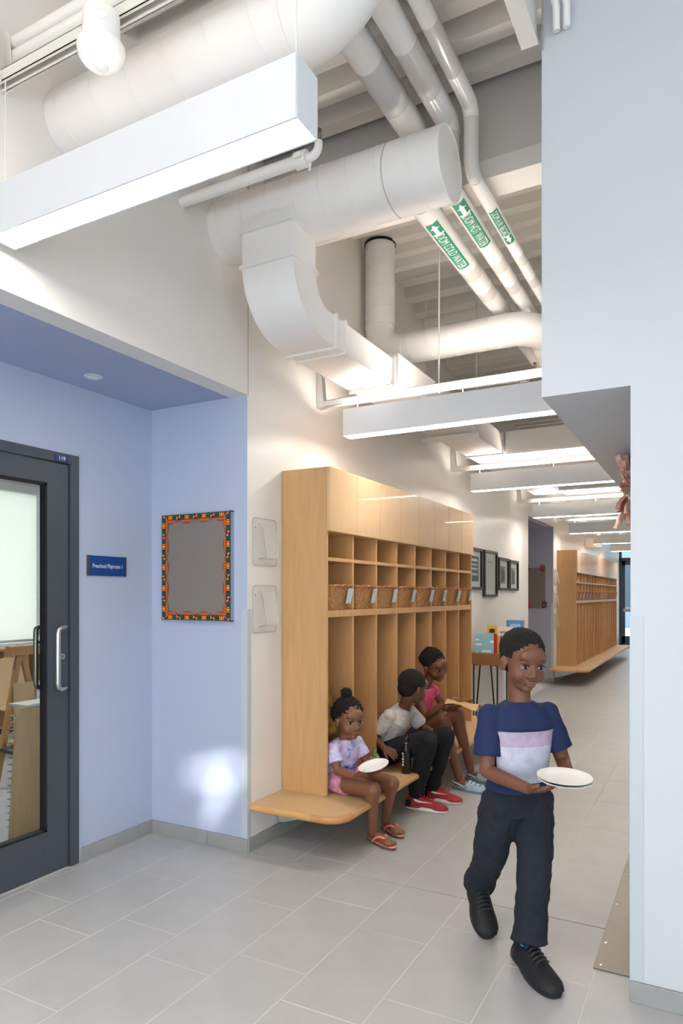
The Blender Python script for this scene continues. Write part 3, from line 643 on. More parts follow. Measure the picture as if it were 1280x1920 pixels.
# ------------------------------------------------------------------ domestic water pipes with flow labels
GREEN = mat('label_green', '#2f8f6b', .35); LW = mat('label_white', '#f4f6f2', .4)
def wpipe(x, r1, r2, ydrop, txt, label, l0, l1, flow, mount, band):
    t = thing('water_pipe', (x, 3.4, 3.42), label, 'pipe', 'water pipes along the corridor ceiling'); zu, zl = 3.725, 3.42
    b = arc_pts((x, ydrop - .06, zu), (x, ydrop, zu), (x, ydrop, zu - .06), 5) + arc_pts((x, ydrop, zl + .06), (x, ydrop, zl), (x, ydrop + .06, zl), 5)
    if mount: MB().tube([(x, 2.26, 3.93)] + arc_pts((x, 2.26, zu + .10), (x, 2.26, zu), (x, 2.36, zu), 6) + b[:6], r1, 28).build('upper_run', PIPEW, t, smooth=True)
    MB().tube(b[5:], [r1 * .93] * 2 + [r2] * (len(b) - 7), 28).build('offset_jacket', mat('offset_jacket', '#dcd8d2', .4, bump=.25, bscale=35), t, smooth=True)
    MB().tube([b[-1], (x, 6.2, zl)], r2, 28).build('lower_run', PIPEW, t, smooth=True)
    for y in (ydrop - .55, 3.98, 4.30, 4.9):
        up = y < ydrop; rr = (r1 if up else r2) + .0008; MB().tube([(x, y, zu if up else zl), (x, y + (.30 if up else .12), zu if up else zl)], rr, 28).build('clear_tape', PIPETAPE, t, smooth=True)
    rw = MB(); rw.tube([(x - r2 * .8, 5.0, zl + r2 + .2), (x, 5.03, zl - r2 - .004), (x + r2 * .8, 5.06, zl + r2 + .2)], .003, 6); rw.build('hanger_wire', GALV, t)
    # label band wrapped on the lower right side of the pipe
    rr = r2 + .0016
    def on(yy, s_):   # s_ arc offset in metres from the label's middle line
        a = band + s_ / rr; return (x + rr * math.cos(a), yy, zl + rr * math.sin(a))
    wd_ = min(.075, r2 * 1.6); L = MB(); N = 14
    rings = [[on(yy, -wd_ / 2 + wd_ * k / N) for k in range(N + 1)] for yy in (l0, l1)]
    L.loft(rings, False, False); lab = L.build('flow_label', GREEN, t, smooth=True)
    rr = r2 + .0022; P = MB().mat(LW); al = .11 if r2 > .04 else .085
    ta, tb_ = (l0 + al + .012, l1 - .015) if flow < 0 else (l0 + .015, l1 - al - .012)
    vs, fs = text_geo(txt, wd_ * .66, False, True); w = max(v[0] for v in vs)
    P.add([on(ta + v[0] / w * (tb_ - ta), v[1] - wd_ * .33) for v in vs], fs)
    for e in (-1, 1): P.loft([[on(yy, e * wd_ * .5 - .0012), on(yy, e * wd_ * .5 + .0012)] for yy in (l0, l1)], False, False)
    ax = l0 + .012 if flow < 0 else l1 - .012; q = 1 if flow < 0 else -1
    pts = [(0, 0), (.04, .36), (.04, .16), (al * .82, .16), (al * .82, .40), (al * .95, .40), (al * .95, -.40), (al * .82, -.40), (al * .82, -.16), (.04, -.16), (.04, -.36)]
    def strip(a0, a1, h0, h1):
        P.loft([[on(ax + q * a0, wd_ * (-h0 + 2 * h0 * k / 8)) for k in range(9)], [on(ax + q * a1, wd_ * (-h1 + 2 * h1 * k / 8)) for k in range(9)]], False, False)
    strip(0, .04, .005, .36); strip(.0401, al * .82, .15, .15); strip(al * .8201, al * .95, .40, .40)
    sep = ta - .008 if flow < 0 else tb_ + .008; P.loft([[on(sep, wd_ * (.45 - .09 * k)) for k in range(11)], [on(sep + .004, wd_ * (.45 - .09 * k)) for k in range(11)]], False, False)
    P.build('lettering', LW, lab)
    return t
BA = math.radians(-62)
wpipe(-1.295, .068, .061, 3.185, 'DOM COLD WATER', 'white water pipe labelled DOM COLD WATER, leftmost of three', 3.36, 3.90, -1, True, BA - .25)
wpipe(-1.122, .055, .047, 3.175, 'DOM HOT WATER', 'white water pipe labelled DOM HOT WATER, middle of three', 3.27, 3.74, -1, True, BA - .1)
wpipe(-.992, .037, .033, 3.12, 'DOM H.W. RECIRC', 'thin white water pipe with recirculation label, rightmost of three', 3.44, 3.80, 1, True, BA - .1)

# ------------------------------------------------------------------ sprinklers
def sprinkler(x0, x1, y, z, r, label):
    t = thing('sprinkler_pipe', (x0, y, z), label, 'sprinkler', 'sprinkler pipes')
    MB().tube([(x0, y, z), (x1 - .03, y, z)], r, 20).build('pipe', DUCT, t, smooth=True)
    b = MB(); b.tube([(x1 - .07, y, z), (x1 - .01, y, z)], r + .010, 20); b.tube([(x1 - .03, y, z)] + arc_pts((x1 + .005, y, z), (x1 + .045, y, z), (x1 + .045, y, z + .04), 6) + [(x1 + .045, y, z + .055)], r * .72, 16)
    b.box(x1 - .055, x1 - .02, y - r - .018, y + r + .018, z - .012, z + .012); b.tube([(x1 - .0, y, z - r), (x1 - .0, y, z - r - .03)], .006, 8); b.build('coupling', DUCT, t, smooth=True)
    h = MB(); x = x1 + .045; h.tube([(x, y, z + .055), (x, y, z + .066)], .012, 10); h.tube([(x - .011, y, z + .066), (x - .012, y, z + .092), (x, y, z + .104)], .003, 6); h.tube([(x + .011, y, z + .066), (x + .012, y, z + .092), (x, y, z + .104)], .003, 6); h.tube([(x, y, z + .066), (x, y, z + .10)], .004, 8); h.tube([(x, y, z + .104), (x, y, z + .107)], .015, 12)
    h.build('sprinkler_head', mat('brass', '#8d7a66', .35, metal=.8), t, smooth=True)
sprinkler(XW + .001, -1.56, 2.60, 3.368, .026, 'white sprinkler pipe with upright head beside the large middle duct')
sprinkler(XW + .4, -1.30, 5.6, 3.20, .026, 'white sprinkler pipe with upright head beyond the crossing duct')
# conduits and loose wires at the top right
t = thing('electrical_conduit', (-.49, 2.61, 3.52), 'pair of white conduits on the right wall top', 'pipe')
for x in (-.507, -.470): MB().tube([(x, 2.615, 3.525), (x + .002, 2.60, 3.60), (x - .03, 2.45, 3.80)], .0135, 14).build('tube', DUCT, t, smooth=True)
t = MB()
for k in range(3): t.tube([(-.545 + .006 * k, 2.50, 3.72), (-.556 + .003 * k, 2.60, 3.60), (-.565 + .002 * k, 2.632, 3.52 - .01 * k), (-.562, 2.636, 3.49)], .0022, 6)
tag(t.build('loose_cable', mat('cable_grey', '#9b9b9a', .5), None, True), 'thin grey cables hanging at the bulkhead top right', 'cable')
# alcove downlight
t = thing('recessed_downlight', (-2.79, 2.5, ZS), 'small round recessed fitting in the blue alcove soffit', 'ceiling light')
MB().lathe([(.045, -.006), (.045, 0.0), (.03, 0)], (-2.79, 2.5, ZS), 32).build('trim_ring', mat('downlight_trim', '#c9cbd6', .4), t, smooth=True); MB().lathe([(.03, -.0065), (.03, -.006), (.001, -.006)], (-2.79, 2.5, ZS), 24).build('lens', mat('downlight_lens', '#e9e7e4', .3), t)
# small box high on the corridor wall
t = thing('wall_box', (XW, 14.7, 2.45), 'small white box mounted high on the corridor wall above the far locker', 'wall box')
MB().box(XW + .002, XW + .34, 14.66, 14.74, 2.42, 2.60).build('housing', mat('box_white', '#e9e4da', .4), t, bevel=.006); MB().box(XW + .03, XW + .31, 14.652, 14.66, 2.45, 2.57).build('face', mat('box_face', '#f3efe6', .3), t)
# flush dome beyond second light
t = thing('dome_light', (-1.05, 7.9, 2.72), 'round white dome light behind the second corridor light', 'ceiling light')
MB().lathe([(.02, -.05), (.09, -.042), (.15, -.015), (.16, .01)], (-1.05, 7.9, 2.75), 32).build('dome', SENS, t, smooth=True); MB().tube([(-1.05, 7.9, 2.76), (-1.05, 7.9, zc(7.9) + .02)], .012, 8).build('stem', GALV, t)
# ------------------------------------------------------------------ playroom door
LF0, LF1 = 1.60, 2.531
dr = structure(MB().box(XD - .10, XD + .004, DY1 - .055, DY1, 0, DZ).build('door_1', DOORM))
f = MB(); f.box(XD - .10, XD + .004, DY0, DY1 - .055, DZ - .05, DZ); f.box(XD - .10, XD + .004, DY0, DY0 + .055, 0, DZ - .05); f.build('frame_head', DOORM, dr)
MB().box(XD - .1, XD + .006, DY1, DY1 + .012, 0, DZ + .008).build('frame_bead', mat('bead_light', '#a9b4cf', .5), dr)
x0, x1 = XD - .055, XD - .008; zt = 2.13
lf = MB(); lf.box(x0, x1, LF1 - .137, LF1 - .003, .008, zt); lf.box(x0, x1, LF0, LF0 + .137, .008, zt); lf.box(x0, x1, LF0 + .137, LF1 - .137, .008, .225); lf.box(x0, x1, LF0 + .137, LF1 - .137, 2.018, zt)
leaf = lf.build('door_leaf', DOORM, dr, bevel=.0015, seg=1)
ga = MB(); g0, g1 = LF0 + .137, LF1 - .137
for a in ((g0, g0 + .012, .225, 2.018), (g1 - .012, g1, .225, 2.018), (g0, g1, .225, .237), (g0, g1, 2.006, 2.018)): ga.box(x0 + .008, x1 + .002, *a)
ga.build('glazing_bead', GASKET, leaf); MB().box(XD - .034, XD - .029, g0 + .004, g1 - .004, .229, 2.014).build('pane', GLASS, leaf)
MB().box(XD - .05, XD - .03, LF1 - .003, DY1 - .055, 0.01, zt + .003).build('seal', GASKET, dr)
def pull(sgn, m):
    xb = XD - .008 if sgn > 0 else XD - .055; xo = xb + .062 * sgn; ym, yg = 2.512, 2.412; z0, z1 = .955, 1.275; r = .03
    P = [(xb, ym, z1), (xb + .03 * sgn, ym - .03, z1), (xo - .012 * sgn, yg + .035, z1)]
    P += [(xo, yg + .012, z1 - .004), (xo, yg + .003, z1 - .012), (xo, yg, z1 - .03), (xo, yg, (z0 + z1) / 2), (xo, yg, z0 + .03), (xo, yg + .003, z0 + .012), (xo, yg + .012, z0 + .004)]
    P += [(xo - .012 * sgn, yg + .035, z0), (xb + .03 * sgn, ym - .03, z0), (xb, ym, z0)]
    MB().tube(P, .0128, 18).build('pull_handle', m, leaf, smooth=True)
pull(1, mat('satin_steel', '#c9c5bf', .3, metal=1)); pull(-1, mat('dull_steel', '#8d8b86', .35, metal=1))
cy = MB(); RY = Matrix.Rotation(math.pi / 2, 3, 'Y')
cy.lathe([(.0195, 0), (.0195, .006), (.016, .010), (.013, .010), (.012, .007), (.001, .007)], (XD - .008, 2.484, 1.118), 28, RY); lk = cy.build('lock_cylinder', mat('satin_steel', '#c9c5bf', .3, metal=1), leaf, smooth=True)
MB().box(XD - .001, XD + .0005, 2.4825, 2.4855, 1.112, 1.124).build('keyway', GASKET, leaf)
# number plate
t = thing('door_number_plate', (XD + .006, 2.475, 2.14), 'small dark blue plate reading 119 on the door frame', 'sign')
MB().box(XD + .0045, XD + .011, 2.432, 2.515, 2.138, 2.172).build('plate', mat('sign_blue', '#1d3a78', .35), t, bevel=.001, seg=1)
b = MB(); text_on(b, '119', (XD + .0116, 2.474, 2.155), (0, 1, 0), (0, 0, 1), .020); b.build('lettering', LW, t)
# room sign
t = thing('room_sign', (XD, 2.778, 1.55), 'blue wall sign reading Preschool Playroom 1 beside the door', 'sign')
MB().box(XD + .001, XD + .012, 2.652, 2.908, 1.548, 1.658).build('panel', mat('sign_blue2', '#0f4185', .35), t)
for y0, y1 in ((2.640, 2.6518), (2.9082, 2.917)): MB().box(XD + .001, XD + .014, y0, y1, 1.547, 1.659).build('end_strip', STEEL, t)
b = MB(); text_on(b, 'Preschool Playroom 1', (XD + .0126, 2.780, 1.603), (0, 1, 0), (0, 0, 1), .023, .215, False); b.build('lettering', LW, t)

# ------------------------------------------------------------------ bulletin board with woven-pattern paper border
t = thing('bulletin_board', (-2.64, YB, 1.29), 'grey bulletin board with bright scalloped orange and green border', 'bulletin board')
bx0, bx1, bz0, bz1 = -2.896, -2.381, 1.291, 1.917; yf = YB - .028
MB().box(bx0 + .006, bx1 - .006, yf + .004, YB - .002, bz0 + .006, bz1 - .006).build('fabric_panel', mat('board_fabric', '#837a74', .9, var=.05, vscale=300, bump=.2, bscale=500), t)
AL = mat('aluminium', '#a9b4c2', .35, metal=.8)
for a in ((bx0, bx1, bz0, bz0 + .006), (bx0, bx1, bz1 - .006, bz1), (bx0, bx0 + .006, bz0, bz1), (bx1 - .006, bx1, bz0, bz1)): MB().box(a[0], a[1], yf, YB - .001, a[2], a[3]).build('frame_bar', AL, t)
K = {n: mat('kente_' + n, c, .6) for n, c in dict(org='#ee6a1f', yel='#f3a52b', grn='#12604c', blk='#16191a', red='#c4282a', plaid='#9c3b2b').items()}
def border(o, ux, uy, L, n, nm):
    """paper strip: outer band of green/black lozenges, orange bars and bow ties, scalloped plaid edge inside"""
    o = Vector(o); ux = Vector(ux); uy = Vector(uy); N = Vector((0, -1, 0)); b = MB(); p = L / n; W = .030
    def q(poly, m, h): b.mat(K[m]).add([o + ux * x + uy * y + N * (.0006 + h * .00025) for x, y in poly], [tuple(range(len(poly)))])
    q([(0, 0), (L, 0), (L, W), (0, W)], 'blk', 0)
    for i in range(n):
        x = i * p
        # scallop of plaid with a lattice
        sc = [(x + p * k / 12, W + .022 * (abs(math.sin(math.pi * k / 12)) ** .8)) for k in range(13)]
        q([(x, W)] + sc[1:-1] + [(x + p, W)], 'plaid', 1)
        if i % 2 == 0:
            for k in range(-2, 3):
                c = x + p / 2 + k * p * .13
                q([(c - .0012 - .012, W), (c + .0012 - .012, W), (c + .0012, W + .016), (c - .0012, W + .016)], 'yel', 2); q([(c - .0012 + .012, W), (c + .0012 + .012, W), (c + .0012, W + .016), (c - .0012, W + .016)], 'yel', 2)
        else:
            for k in range(6): q([(x + p * (.16 + k * .12), W), (x + p * (.18 + k * .12), W), (x + p * (.18 + k * .12), W + .013), (x + p * (.16 + k * .12), W + .013)], 'red', 2)
            for k in range(2): q([(x + p * .14, W + .004 + k * .006), (x + p * .86, W + .004 + k * .006), (x + p * .86, W + .0055 + k * .006), (x + p * .14, W + .0055 + k * .006)], 'yel', 3)
        # green chevrons either side of orange bars
        for k in range(3):
            a = x + p * (.04 + .085 * k); q([(a, W / 2), (a + p * .09, 0.002), (a + p * .14, 0.002), (a + p * .05, W / 2), (a + p * .14, W - .002), (a + p * .09, W - .002)], 'grn', 1)
            a = x + p * (.96 - .085 * k); q([(a, W / 2), (a - p * .09, 0.002), (a - p * .14, 0.002), (a - p * .05, W / 2), (a - p * .14, W - .002), (a - p * .09, W - .002)], 'grn', 1)
        for k, m in enumerate(('org', 'yel', 'org')):
            a = x + p * (.36 + .1 * k); q([(a, .004), (a + p * .075, .004), (a + p * .095, W / 2), (a + p * .075, W - .004), (a, W - .004), (a + p * .02, W / 2)], m, 2)
        q([(x - p * .0, W / 2), (x + p * .11, .0), (x + p * .11, W / 2)], 'yel', 3); q([(x, W / 2), (x + p * .11, W), (x + p * .11, W / 2)], 'red', 3)
        q([(x + p, W / 2), (x + p * .89, .0), (x + p * .89, W / 2)], 'red', 3); q([(x + p, W / 2), (x + p * .89, W), (x + p * .89, W / 2)], 'yel', 3)
    return b.build(nm, None, t)
e = .004
border((bx0 + e, yf, bz1 - e), (1, 0, 0), (0, 0, -1), bx1 - bx0 - 2 * e, 4, 'border_strip'); border((bx0 + e, yf, bz0 + e), (1, 0, 0), (0, 0, 1), bx1 - bx0 - 2 * e, 4, 'border_strip')
border((bx0 + e, yf - .0012, bz0 + e), (0, 0, 1), (1, 0, 0), bz1 - bz0 - 2 * e, 5, 'border_strip'); border((bx1 - e, yf - .0012, bz0 + e), (0, 0, 1), (-1, 0, 0), bz1 - bz0 - 2 * e, 5, 'border_strip')
# far alcove board with paper hands
fb = thing('bulletin_board', (-2.6, A1, 1.22), 'brown grey bulletin board in the far alcove', 'bulletin board')
MB().box(-2.86, -2.415, A1 - .022, A1 - .001, 1.225, 1.89).build('panel', mat('board_fabric_far', '#80746a', .9), fb)
def paper_hand(x, z, c1, c2, label, rot=0, mir=1):
    t = thing('paper_hand', (x, A1 - .03, z), label, 'paper hand', 'paper hands on the far board')
    P = [(-.02, -.05), (.02, -.05), (.034, -.02)]
    def finger(bx, by, ang, L, w):
        d = Vector((math.sin(ang), math.cos(ang))); n_ = Vector((d.y, -d.x)); a = Vector((bx, by))
        return [tuple(a - n_ * w + d * 0), tuple(a - n_ * w * .8 + d * L), tuple(a + d * (L + .006)), tuple(a + n_ * w * .8 + d * L), tuple(a + n_ * w)]
    b = MB(); c, s = math.cos(rot), math.sin(rot)
    def pr_(poly, th): b.prism([(mir * (p[0] * c - p[1] * s) , p[0] * s + p[1] * c) for p in poly], (x, A1 - .0235, z), (1, 0, 0), (0, 0, 1), th)
    pr_([(-.03, -.03), (-.018, -.05), (.018, -.05), (.032, -.03), (.034, .012), (-.032, .012)], .0015)
    for bx, an, L in ((-.026, -.28, .05), (-.009, -.1, .062), (.009, .08, .06), (.026, .26, .048)): pr_(finger(bx, .008, an, L, .0075), .0015)
    pr_(finger(.028, -.022, 1.0, .04, .009), .0015)
    b.build('cutout', mat('paper' + c1, c1, .8), t)
    h = MB(); h.prism([(0, -.03), (.016, -.008), (.014, .004), (.006, .006), (0, 0), (-.006, .006), (-.014, .004), (-.016, -.008)], (x, A1 - .0262, z), (1, 0, 0), (0, 0, 1), .001); h.build('heart', mat('paper' + c2, c2, .8), t)
paper_hand(-2.72, 1.885, '#3a231c', '#e28a2f', 'dark paper hand with orange heart, upper left of the far board')
paper_hand(-2.455, 1.875, '#7d3a1f', '#c8452a', 'russet paper hand, upper right of the far board', -.1, -1)
paper_hand(-2.70, 1.26, '#b5401f', '#c8452a', 'orange red paper hand, lower left of the far board', .3)
paper_hand(-2.435, 1.28, '#2d1b17', '#d97f2e', 'dark paper hand with orange heart, lower right of the far board', -.35, 1)
# ------------------------------------------------------------------ crepe paper flower on the right corridor wall
t = thing('paper_flower', (XR, 3.9, 2.0), 'pink crepe paper flower on the right corridor wall', 'paper flower')
PET = mat('crepe_pink', '#e6c0ae', .8, var=.22, vscale=30, bump=.3, bscale=90); PET2 = mat('crepe_rose', '#d6a08f', .8, var=.25, vscale=30, bump=.3, bscale=90)
C0 = Vector((XR - .05, 3.95, 2.0)); random.seed(3)
for k in range(40):
    a = 2 * math.pi * k / 20 + random.uniform(-.1, .1); L = random.uniform(.15, .24); lift = random.uniform(.1, .6); w = random.uniform(.025, .045)
    d = Vector((-math.sin(lift) * .8, math.cos(a) * math.cos(lift), math.sin(a) * math.cos(lift))).normalized(); n_ = d.cross(Vector((-1, 0, 0))).normalized(); up = n_.cross(d)
    rings = []
    for i in range(8):
        u = i / 7; c = C0 + d * (L * u) + Vector((-.05 * math.sin(u * 2.2), 0, 0)) ; ww = w * math.sin(math.pi * (.12 + .8 * u)) ; row = []
        for j in range(6):
            v_ = j / 5 * 2 - 1; row.append(c + n_ * (ww * v_) + up * (.012 * math.cos(v_ * 5 + k) * u + .004 * math.sin(u * 9 + j)))
        rings.append([r + up * .0008 for r in row] + [r - up * .0008 for r in reversed(row)])
    MB().loft(rings).build('petal', PET if k % 3 else PET2, t, smooth=True)
MB().ell(C0 + Vector((-.03, 0, 0)), (.03, .04, .04)).build('flower_centre', mat('flower_dark', '#2a1d22', .8), t, smooth=True)

# ------------------------------------------------------------------ playroom beyond the glass
PW = mat('playroom_wall', '#dfe3e4', .6)
px = -6.95
w = MB(); w.box(px - .1, px, -1, 4.2, 0, 2.9); w.box(px - .1, px, 5.45, 7, 0, 2.9); w.box(px - .1, px, 4.2, 5.45, 0, .85); w.box(px - .1, px, 4.2, 5.45, 2.66, 2.9)
structure(w.build('wall_playroom', PW)); structure(MB().box(px, XD - .12, 7, 7.1, 0, 2.9).build('wall_playroom_end', PW)); structure(MB().box(px, XD - .12, -1.1, -1, 0, 2.9).build('wall_playroom_near', PW))
structure(MB().box(px, XD - .12, -1, 7, 2.9, 3.0).build('ceiling_playroom', CEILW))
wn = MB(); 
for a in ((4.2, 4.25, .85, 2.66), (5.4, 5.45, .85, 2.66), (4.2, 5.45, .85, .90), (4.2, 5.45, 2.6, 2.66)): wn.box(px - .08, px - .02, *a)
wo = structure(wn.build('window_1', mat('window_frame', '#e9edee', .4))); MB().box(px - .055, px - .05, 4.25, 5.4, .9, 2.6).build('pane', GLASS, wo)
bm2 = bpy.data.materials.new('roller_blind'); bm2.use_nodes = True; nt = bm2.node_tree; p_ = nt.nodes['Principled BSDF']; p_.inputs['Base Color'].default_value = lin('#e6e4df'); p_.inputs['Roughness'].default_value = .8
tr = nt.nodes.new('ShaderNodeBsdfTranslucent'); tr.inputs[0].default_value = lin('#efe9e0'); mx = nt.nodes.new('ShaderNodeMixShader'); mx.inputs[0].default_value = .6
nt.links.new(p_.outputs[0], mx.inputs[1]); nt.links.new(tr.outputs[0], mx.inputs[2]); nt.links.new(mx.outputs[0], nt.nodes['Material Output'].inputs[0])
t = thing('roller_blind', (px + .03, 4.8, .9), 'pale roller blind drawn down over the playroom window', 'blind')
MB().box(px + .012, px + .014, 4.22, 5.37, .93, 2.62).build('fabric', bm2, t); MB().box(px + .004, px + .07, 4.18, 5.47, 2.60, 2.70).build('cassette', PW, t, bevel=.01); MB().box(px + .006, px + .022, 4.22, 5.37, .905, .935).build('bottom_rail', PW, t)
t = thing('playroom_light', (-4.9, 3.0, 2.87), 'flat rectangular ceiling light inside the playroom', 'ceiling light')
MB().box(-5.4, -4.4, 2.5, 3.7, 2.87, 2.899).build('frame', LHOUSE, t); MB().box(-5.37, -4.43, 2.53, 3.67, 2.866, 2.869).build('diffuser', emis('panel', (1, .95, .88), 7), t)
OAK = mat('light_oak', '#b98a5a', .45, var=.12, vscale=6, stretch=(8, 8, 1)); PLY = mat('plywood', '#cfae86', .5, var=.08, vscale=4, stretch=(6, 6, 1))
# low shelf at the back
t = thing('wooden_shelf', (-6.6, 4.9, 0), 'low wooden shelf under the playroom window', 'shelf')
for z in (.06, .48, .86): MB().box(-6.85, -6.45, 4.1, 5.75, z, z + .022).build('shelf_board', OAK, t)
for y in (4.1, 4.62, 5.18, 5.73): MB().box(-6.85, -6.45, y, y + .022, 0, .88).build('upright', OAK, t)
MB().box(-6.46, -6.44, 4.64, 4.90, .64, .86).build('drawer_front', OAK, t); MB().box(-6.438, -6.436, 4.72, 4.78, .75, .81).build('label_card', LW, t)
# A-frame easel
t = thing('a_frame_easel', (-4.75, 3.6, 0), 'wooden A-frame easel seen through the door glass', 'easel')
for s_ in (-1, 1):
    for y in (3.5, 4.05): MB().bar((-4.7, y, 1.05), (-4.7 + .04, y + s_ * .24 - .0, 0.0), .045, .03, (1, 0, 0)).build('leg', OAK, t, bevel=.003)
MB().box(-4.74, -4.66, 3.4, 4.1, .98, 1.05).build('top_rail', OAK, t); MB().obox((-4.66, 3.62, .52), (.012, .42, .5)).build('panel', PLY, t); MB().box(-4.68, -4.5, 3.3, 3.9, .27, .30).build('tray', mat('dark_tray', '#4b4a4c', .5), t)
b = MB(); b.lathe([(.045, 0), (.07, .05), (.066, .05), (.04, .006)], (-4.58, 3.40, .301), 20); tag(b.build('yellow_bowl', mat('yellow_plastic', '#e7c52c', .35), None, True), 'small yellow bowl on the easel tray', 'bowl')
tag(MB().box(-4.645, -4.64, 3.60, 3.74, .58, .76).build('photo_sheet', mat('sheet', '#c9c6c8', .5, var=.5, vscale=30), None), 'printed photo sheet clipped to the easel', 'paper')
# drying rack: plywood side with wire shelves
t = thing('drying_rack', (-3.6, 2.8, 0), 'plywood drying rack with many thin shelves behind the door glass', 'rack')
MB().prism([(-.045, 0), (.62, 0), (.62, .76), (.02, .76), (.0, .7)], (-3.60, 2.645, .012), (.18, .95, 0), (0, 0, 1), .014).build('side_panel', PLY, t, bevel=.002)
for k in range(17): MB().box(-3.665, -3.615, 2.64, 2.64 + .55, .07 + .041 * k, .073 + .041 * k).build('wire_shelf', mat('rack_shelf', '#7c7a78', .4, metal=.5), t)
MB().box(-3.72, -3.56, 2.69, 3.24, .775, .79).build('top_board', mat('rack_top', '#d9d5cf', .5), t)
# chair, pot and book tray
t = thing('play_chair', (-5.6, 4.02, 0), 'beige moulded chair beyond the easel', 'chair'); BEI = mat('beige_plastic', '#c8a983', .45)
rings = []
for i in range(9):
    u = i / 8; z = .46 + .40 * u; x = -5.52 - .10 * u - .02 * math.sin(u * 3); rings.append([(x + .02 * math.cos(v_ * 1.4) , 4.02 + .19 * v_ * (1 - .25 * u ** 4), z + .02 * (1 - abs(v_)) * u) for v_ in [k / 4 - 1 for k in range(9)]] + [(x - .012 + .02 * math.cos(v_ * 1.4), 4.02 + .19 * v_ * (1 - .25 * u ** 4), z) for v_ in [1 - k / 4 for k in range(9)]])
MB().loft(rings).build('backrest', BEI, t, smooth=True); MB().ell((-5.34, 4.02, .45), (.22, .2, .025)).build('seat', BEI, t, smooth=True)
for x, y in ((-5.5, 3.87), (-5.5, 4.17), (-5.18, 3.87), (-5.18, 4.17)): MB().tube([(x, y, .45), (x + (x + 5.34) * .15, y + (y - 4.02) * .15, 0)], .011, 8).build('leg', STEELD, t)
t = thing('clay_pot', (-5.9, 4.62, .86), 'terracotta planter box on the back shelf', 'pot'); 
MB().lathe([(.08, 0), (.11, .13), (.115, .13), (.115, .16), (.10, .16), (.09, .03)], (-6.62, 5.3, .8825), 24).build('body', mat('terracotta', '#b06a48', .7), t, smooth=True)
t = thing('book_tray', (-5.2, 4.3, .6), 'red tray of papers on a low yellow stand', 'tray')
MB().box(-5.3, -4.95, 4.28, 4.8, .60, .635).build('tray', mat('red_plastic', '#b8343a', .4), t); MB().box(-5.28, -4.98, 4.3, 4.75, .6355, .665).build('papers', mat('papers', '#d9d3d4', .6, var=.2, vscale=30), t)
MB().box(-5.28, -4.97, 4.3, 4.78, .0, .599).build('stand', mat('yellow_crate', '#c79a2d', .5), t)
# ------------------------------------------------------------------ people
V = Vector
def capsules(mb, pts, n=16):
    """chain of (point, radius): tapered limb with round joints"""
    for i, (p, r) in enumerate(pts):
        mb.ell(p, (r, r, r), None, n, 10)
        if i: mb.tube([pts[i - 1][0], p], [pts[i - 1][1], r], n)
    return mb
def section_loft(mb, secs, n=28, power=2.3):
    """secs: (centre, lateral axis, depth axis, half width, half depth)"""
    rings = []
    for c, lx, ly, a, b in secs:
        c = V(c); lx = V(lx).normalized(); ly = V(ly).normalized(); R = []
        for j in range(n):
            t = 2 * math.pi * j / n; ct, st_ = math.cos(t), math.sin(t)
            R.append(c + lx * (a * math.copysign(abs(ct) ** (2 / power), ct)) + ly * (b * math.copysign(abs(st_) ** (2 / power), st_)))
        rings.append(R)
    return mb.loft(rings)
CLOUD = {}
def sculpt(name, mb, m, parent, voxel=.004, it=5, disp=0, dscale=.05, label=None, fac=.5):
    me = bpy.data.meshes.new('tmp'); me.from_pydata(mb.v, [], mb.f)
    bm = bmesh.new(); bm.from_mesh(me); bmesh.ops.recalc_face_normals(bm, faces=bm.faces); bm.to_mesh(me); bm.free()
    o = bpy.data.objects.new('tmp', me); COL.objects.link(o)
    r = o.modifiers.new('r', 'REMESH'); r.mode = 'VOXEL'; r.voxel_size = voxel
    if it: s_ = o.modifiers.new('s', 'SMOOTH'); s_.iterations = it; s_.factor = fac
    if disp:
        if dscale not in CLOUD:
            tx = bpy.data.textures.new('clouds', 'CLOUDS'); tx.noise_scale = dscale; tx.noise_depth = 2; CLOUD[dscale] = tx
        d = o.modifiers.new('d', 'DISPLACE'); d.texture = CLOUD[dscale]; d.strength = disp; d.mid_level = .5; d.texture_coords = 'LOCAL'
    dg = bpy.context.evaluated_depsgraph_get(); me2 = bpy.data.meshes.new_from_object(o.evaluated_get(dg))
    COL.objects.unlink(o); bpy.data.objects.remove(o); bpy.data.meshes.remove(me)
    me2.name = name; me2.materials.clear(); me2.materials.append(m)
    off = LOC[parent.name]
    me2.transform(Matrix.Translation(-off)); me2.shade_smooth()
    q = bpy.data.objects.new(name, me2); COL.objects.link(q); q.parent = parent; LOC[q.name] = off
    if label: q['label'] = label
    return q
def frame_of(fwd, up=(0, 0, 1), roll=0):
    f = V(fwd).normalized(); x = f.cross(V(up)).normalized(); z = x.cross(f)
    M = Matrix((x, f, z)).transposed()
    return M @ Matrix.Rotation(roll, 3, 'Y')
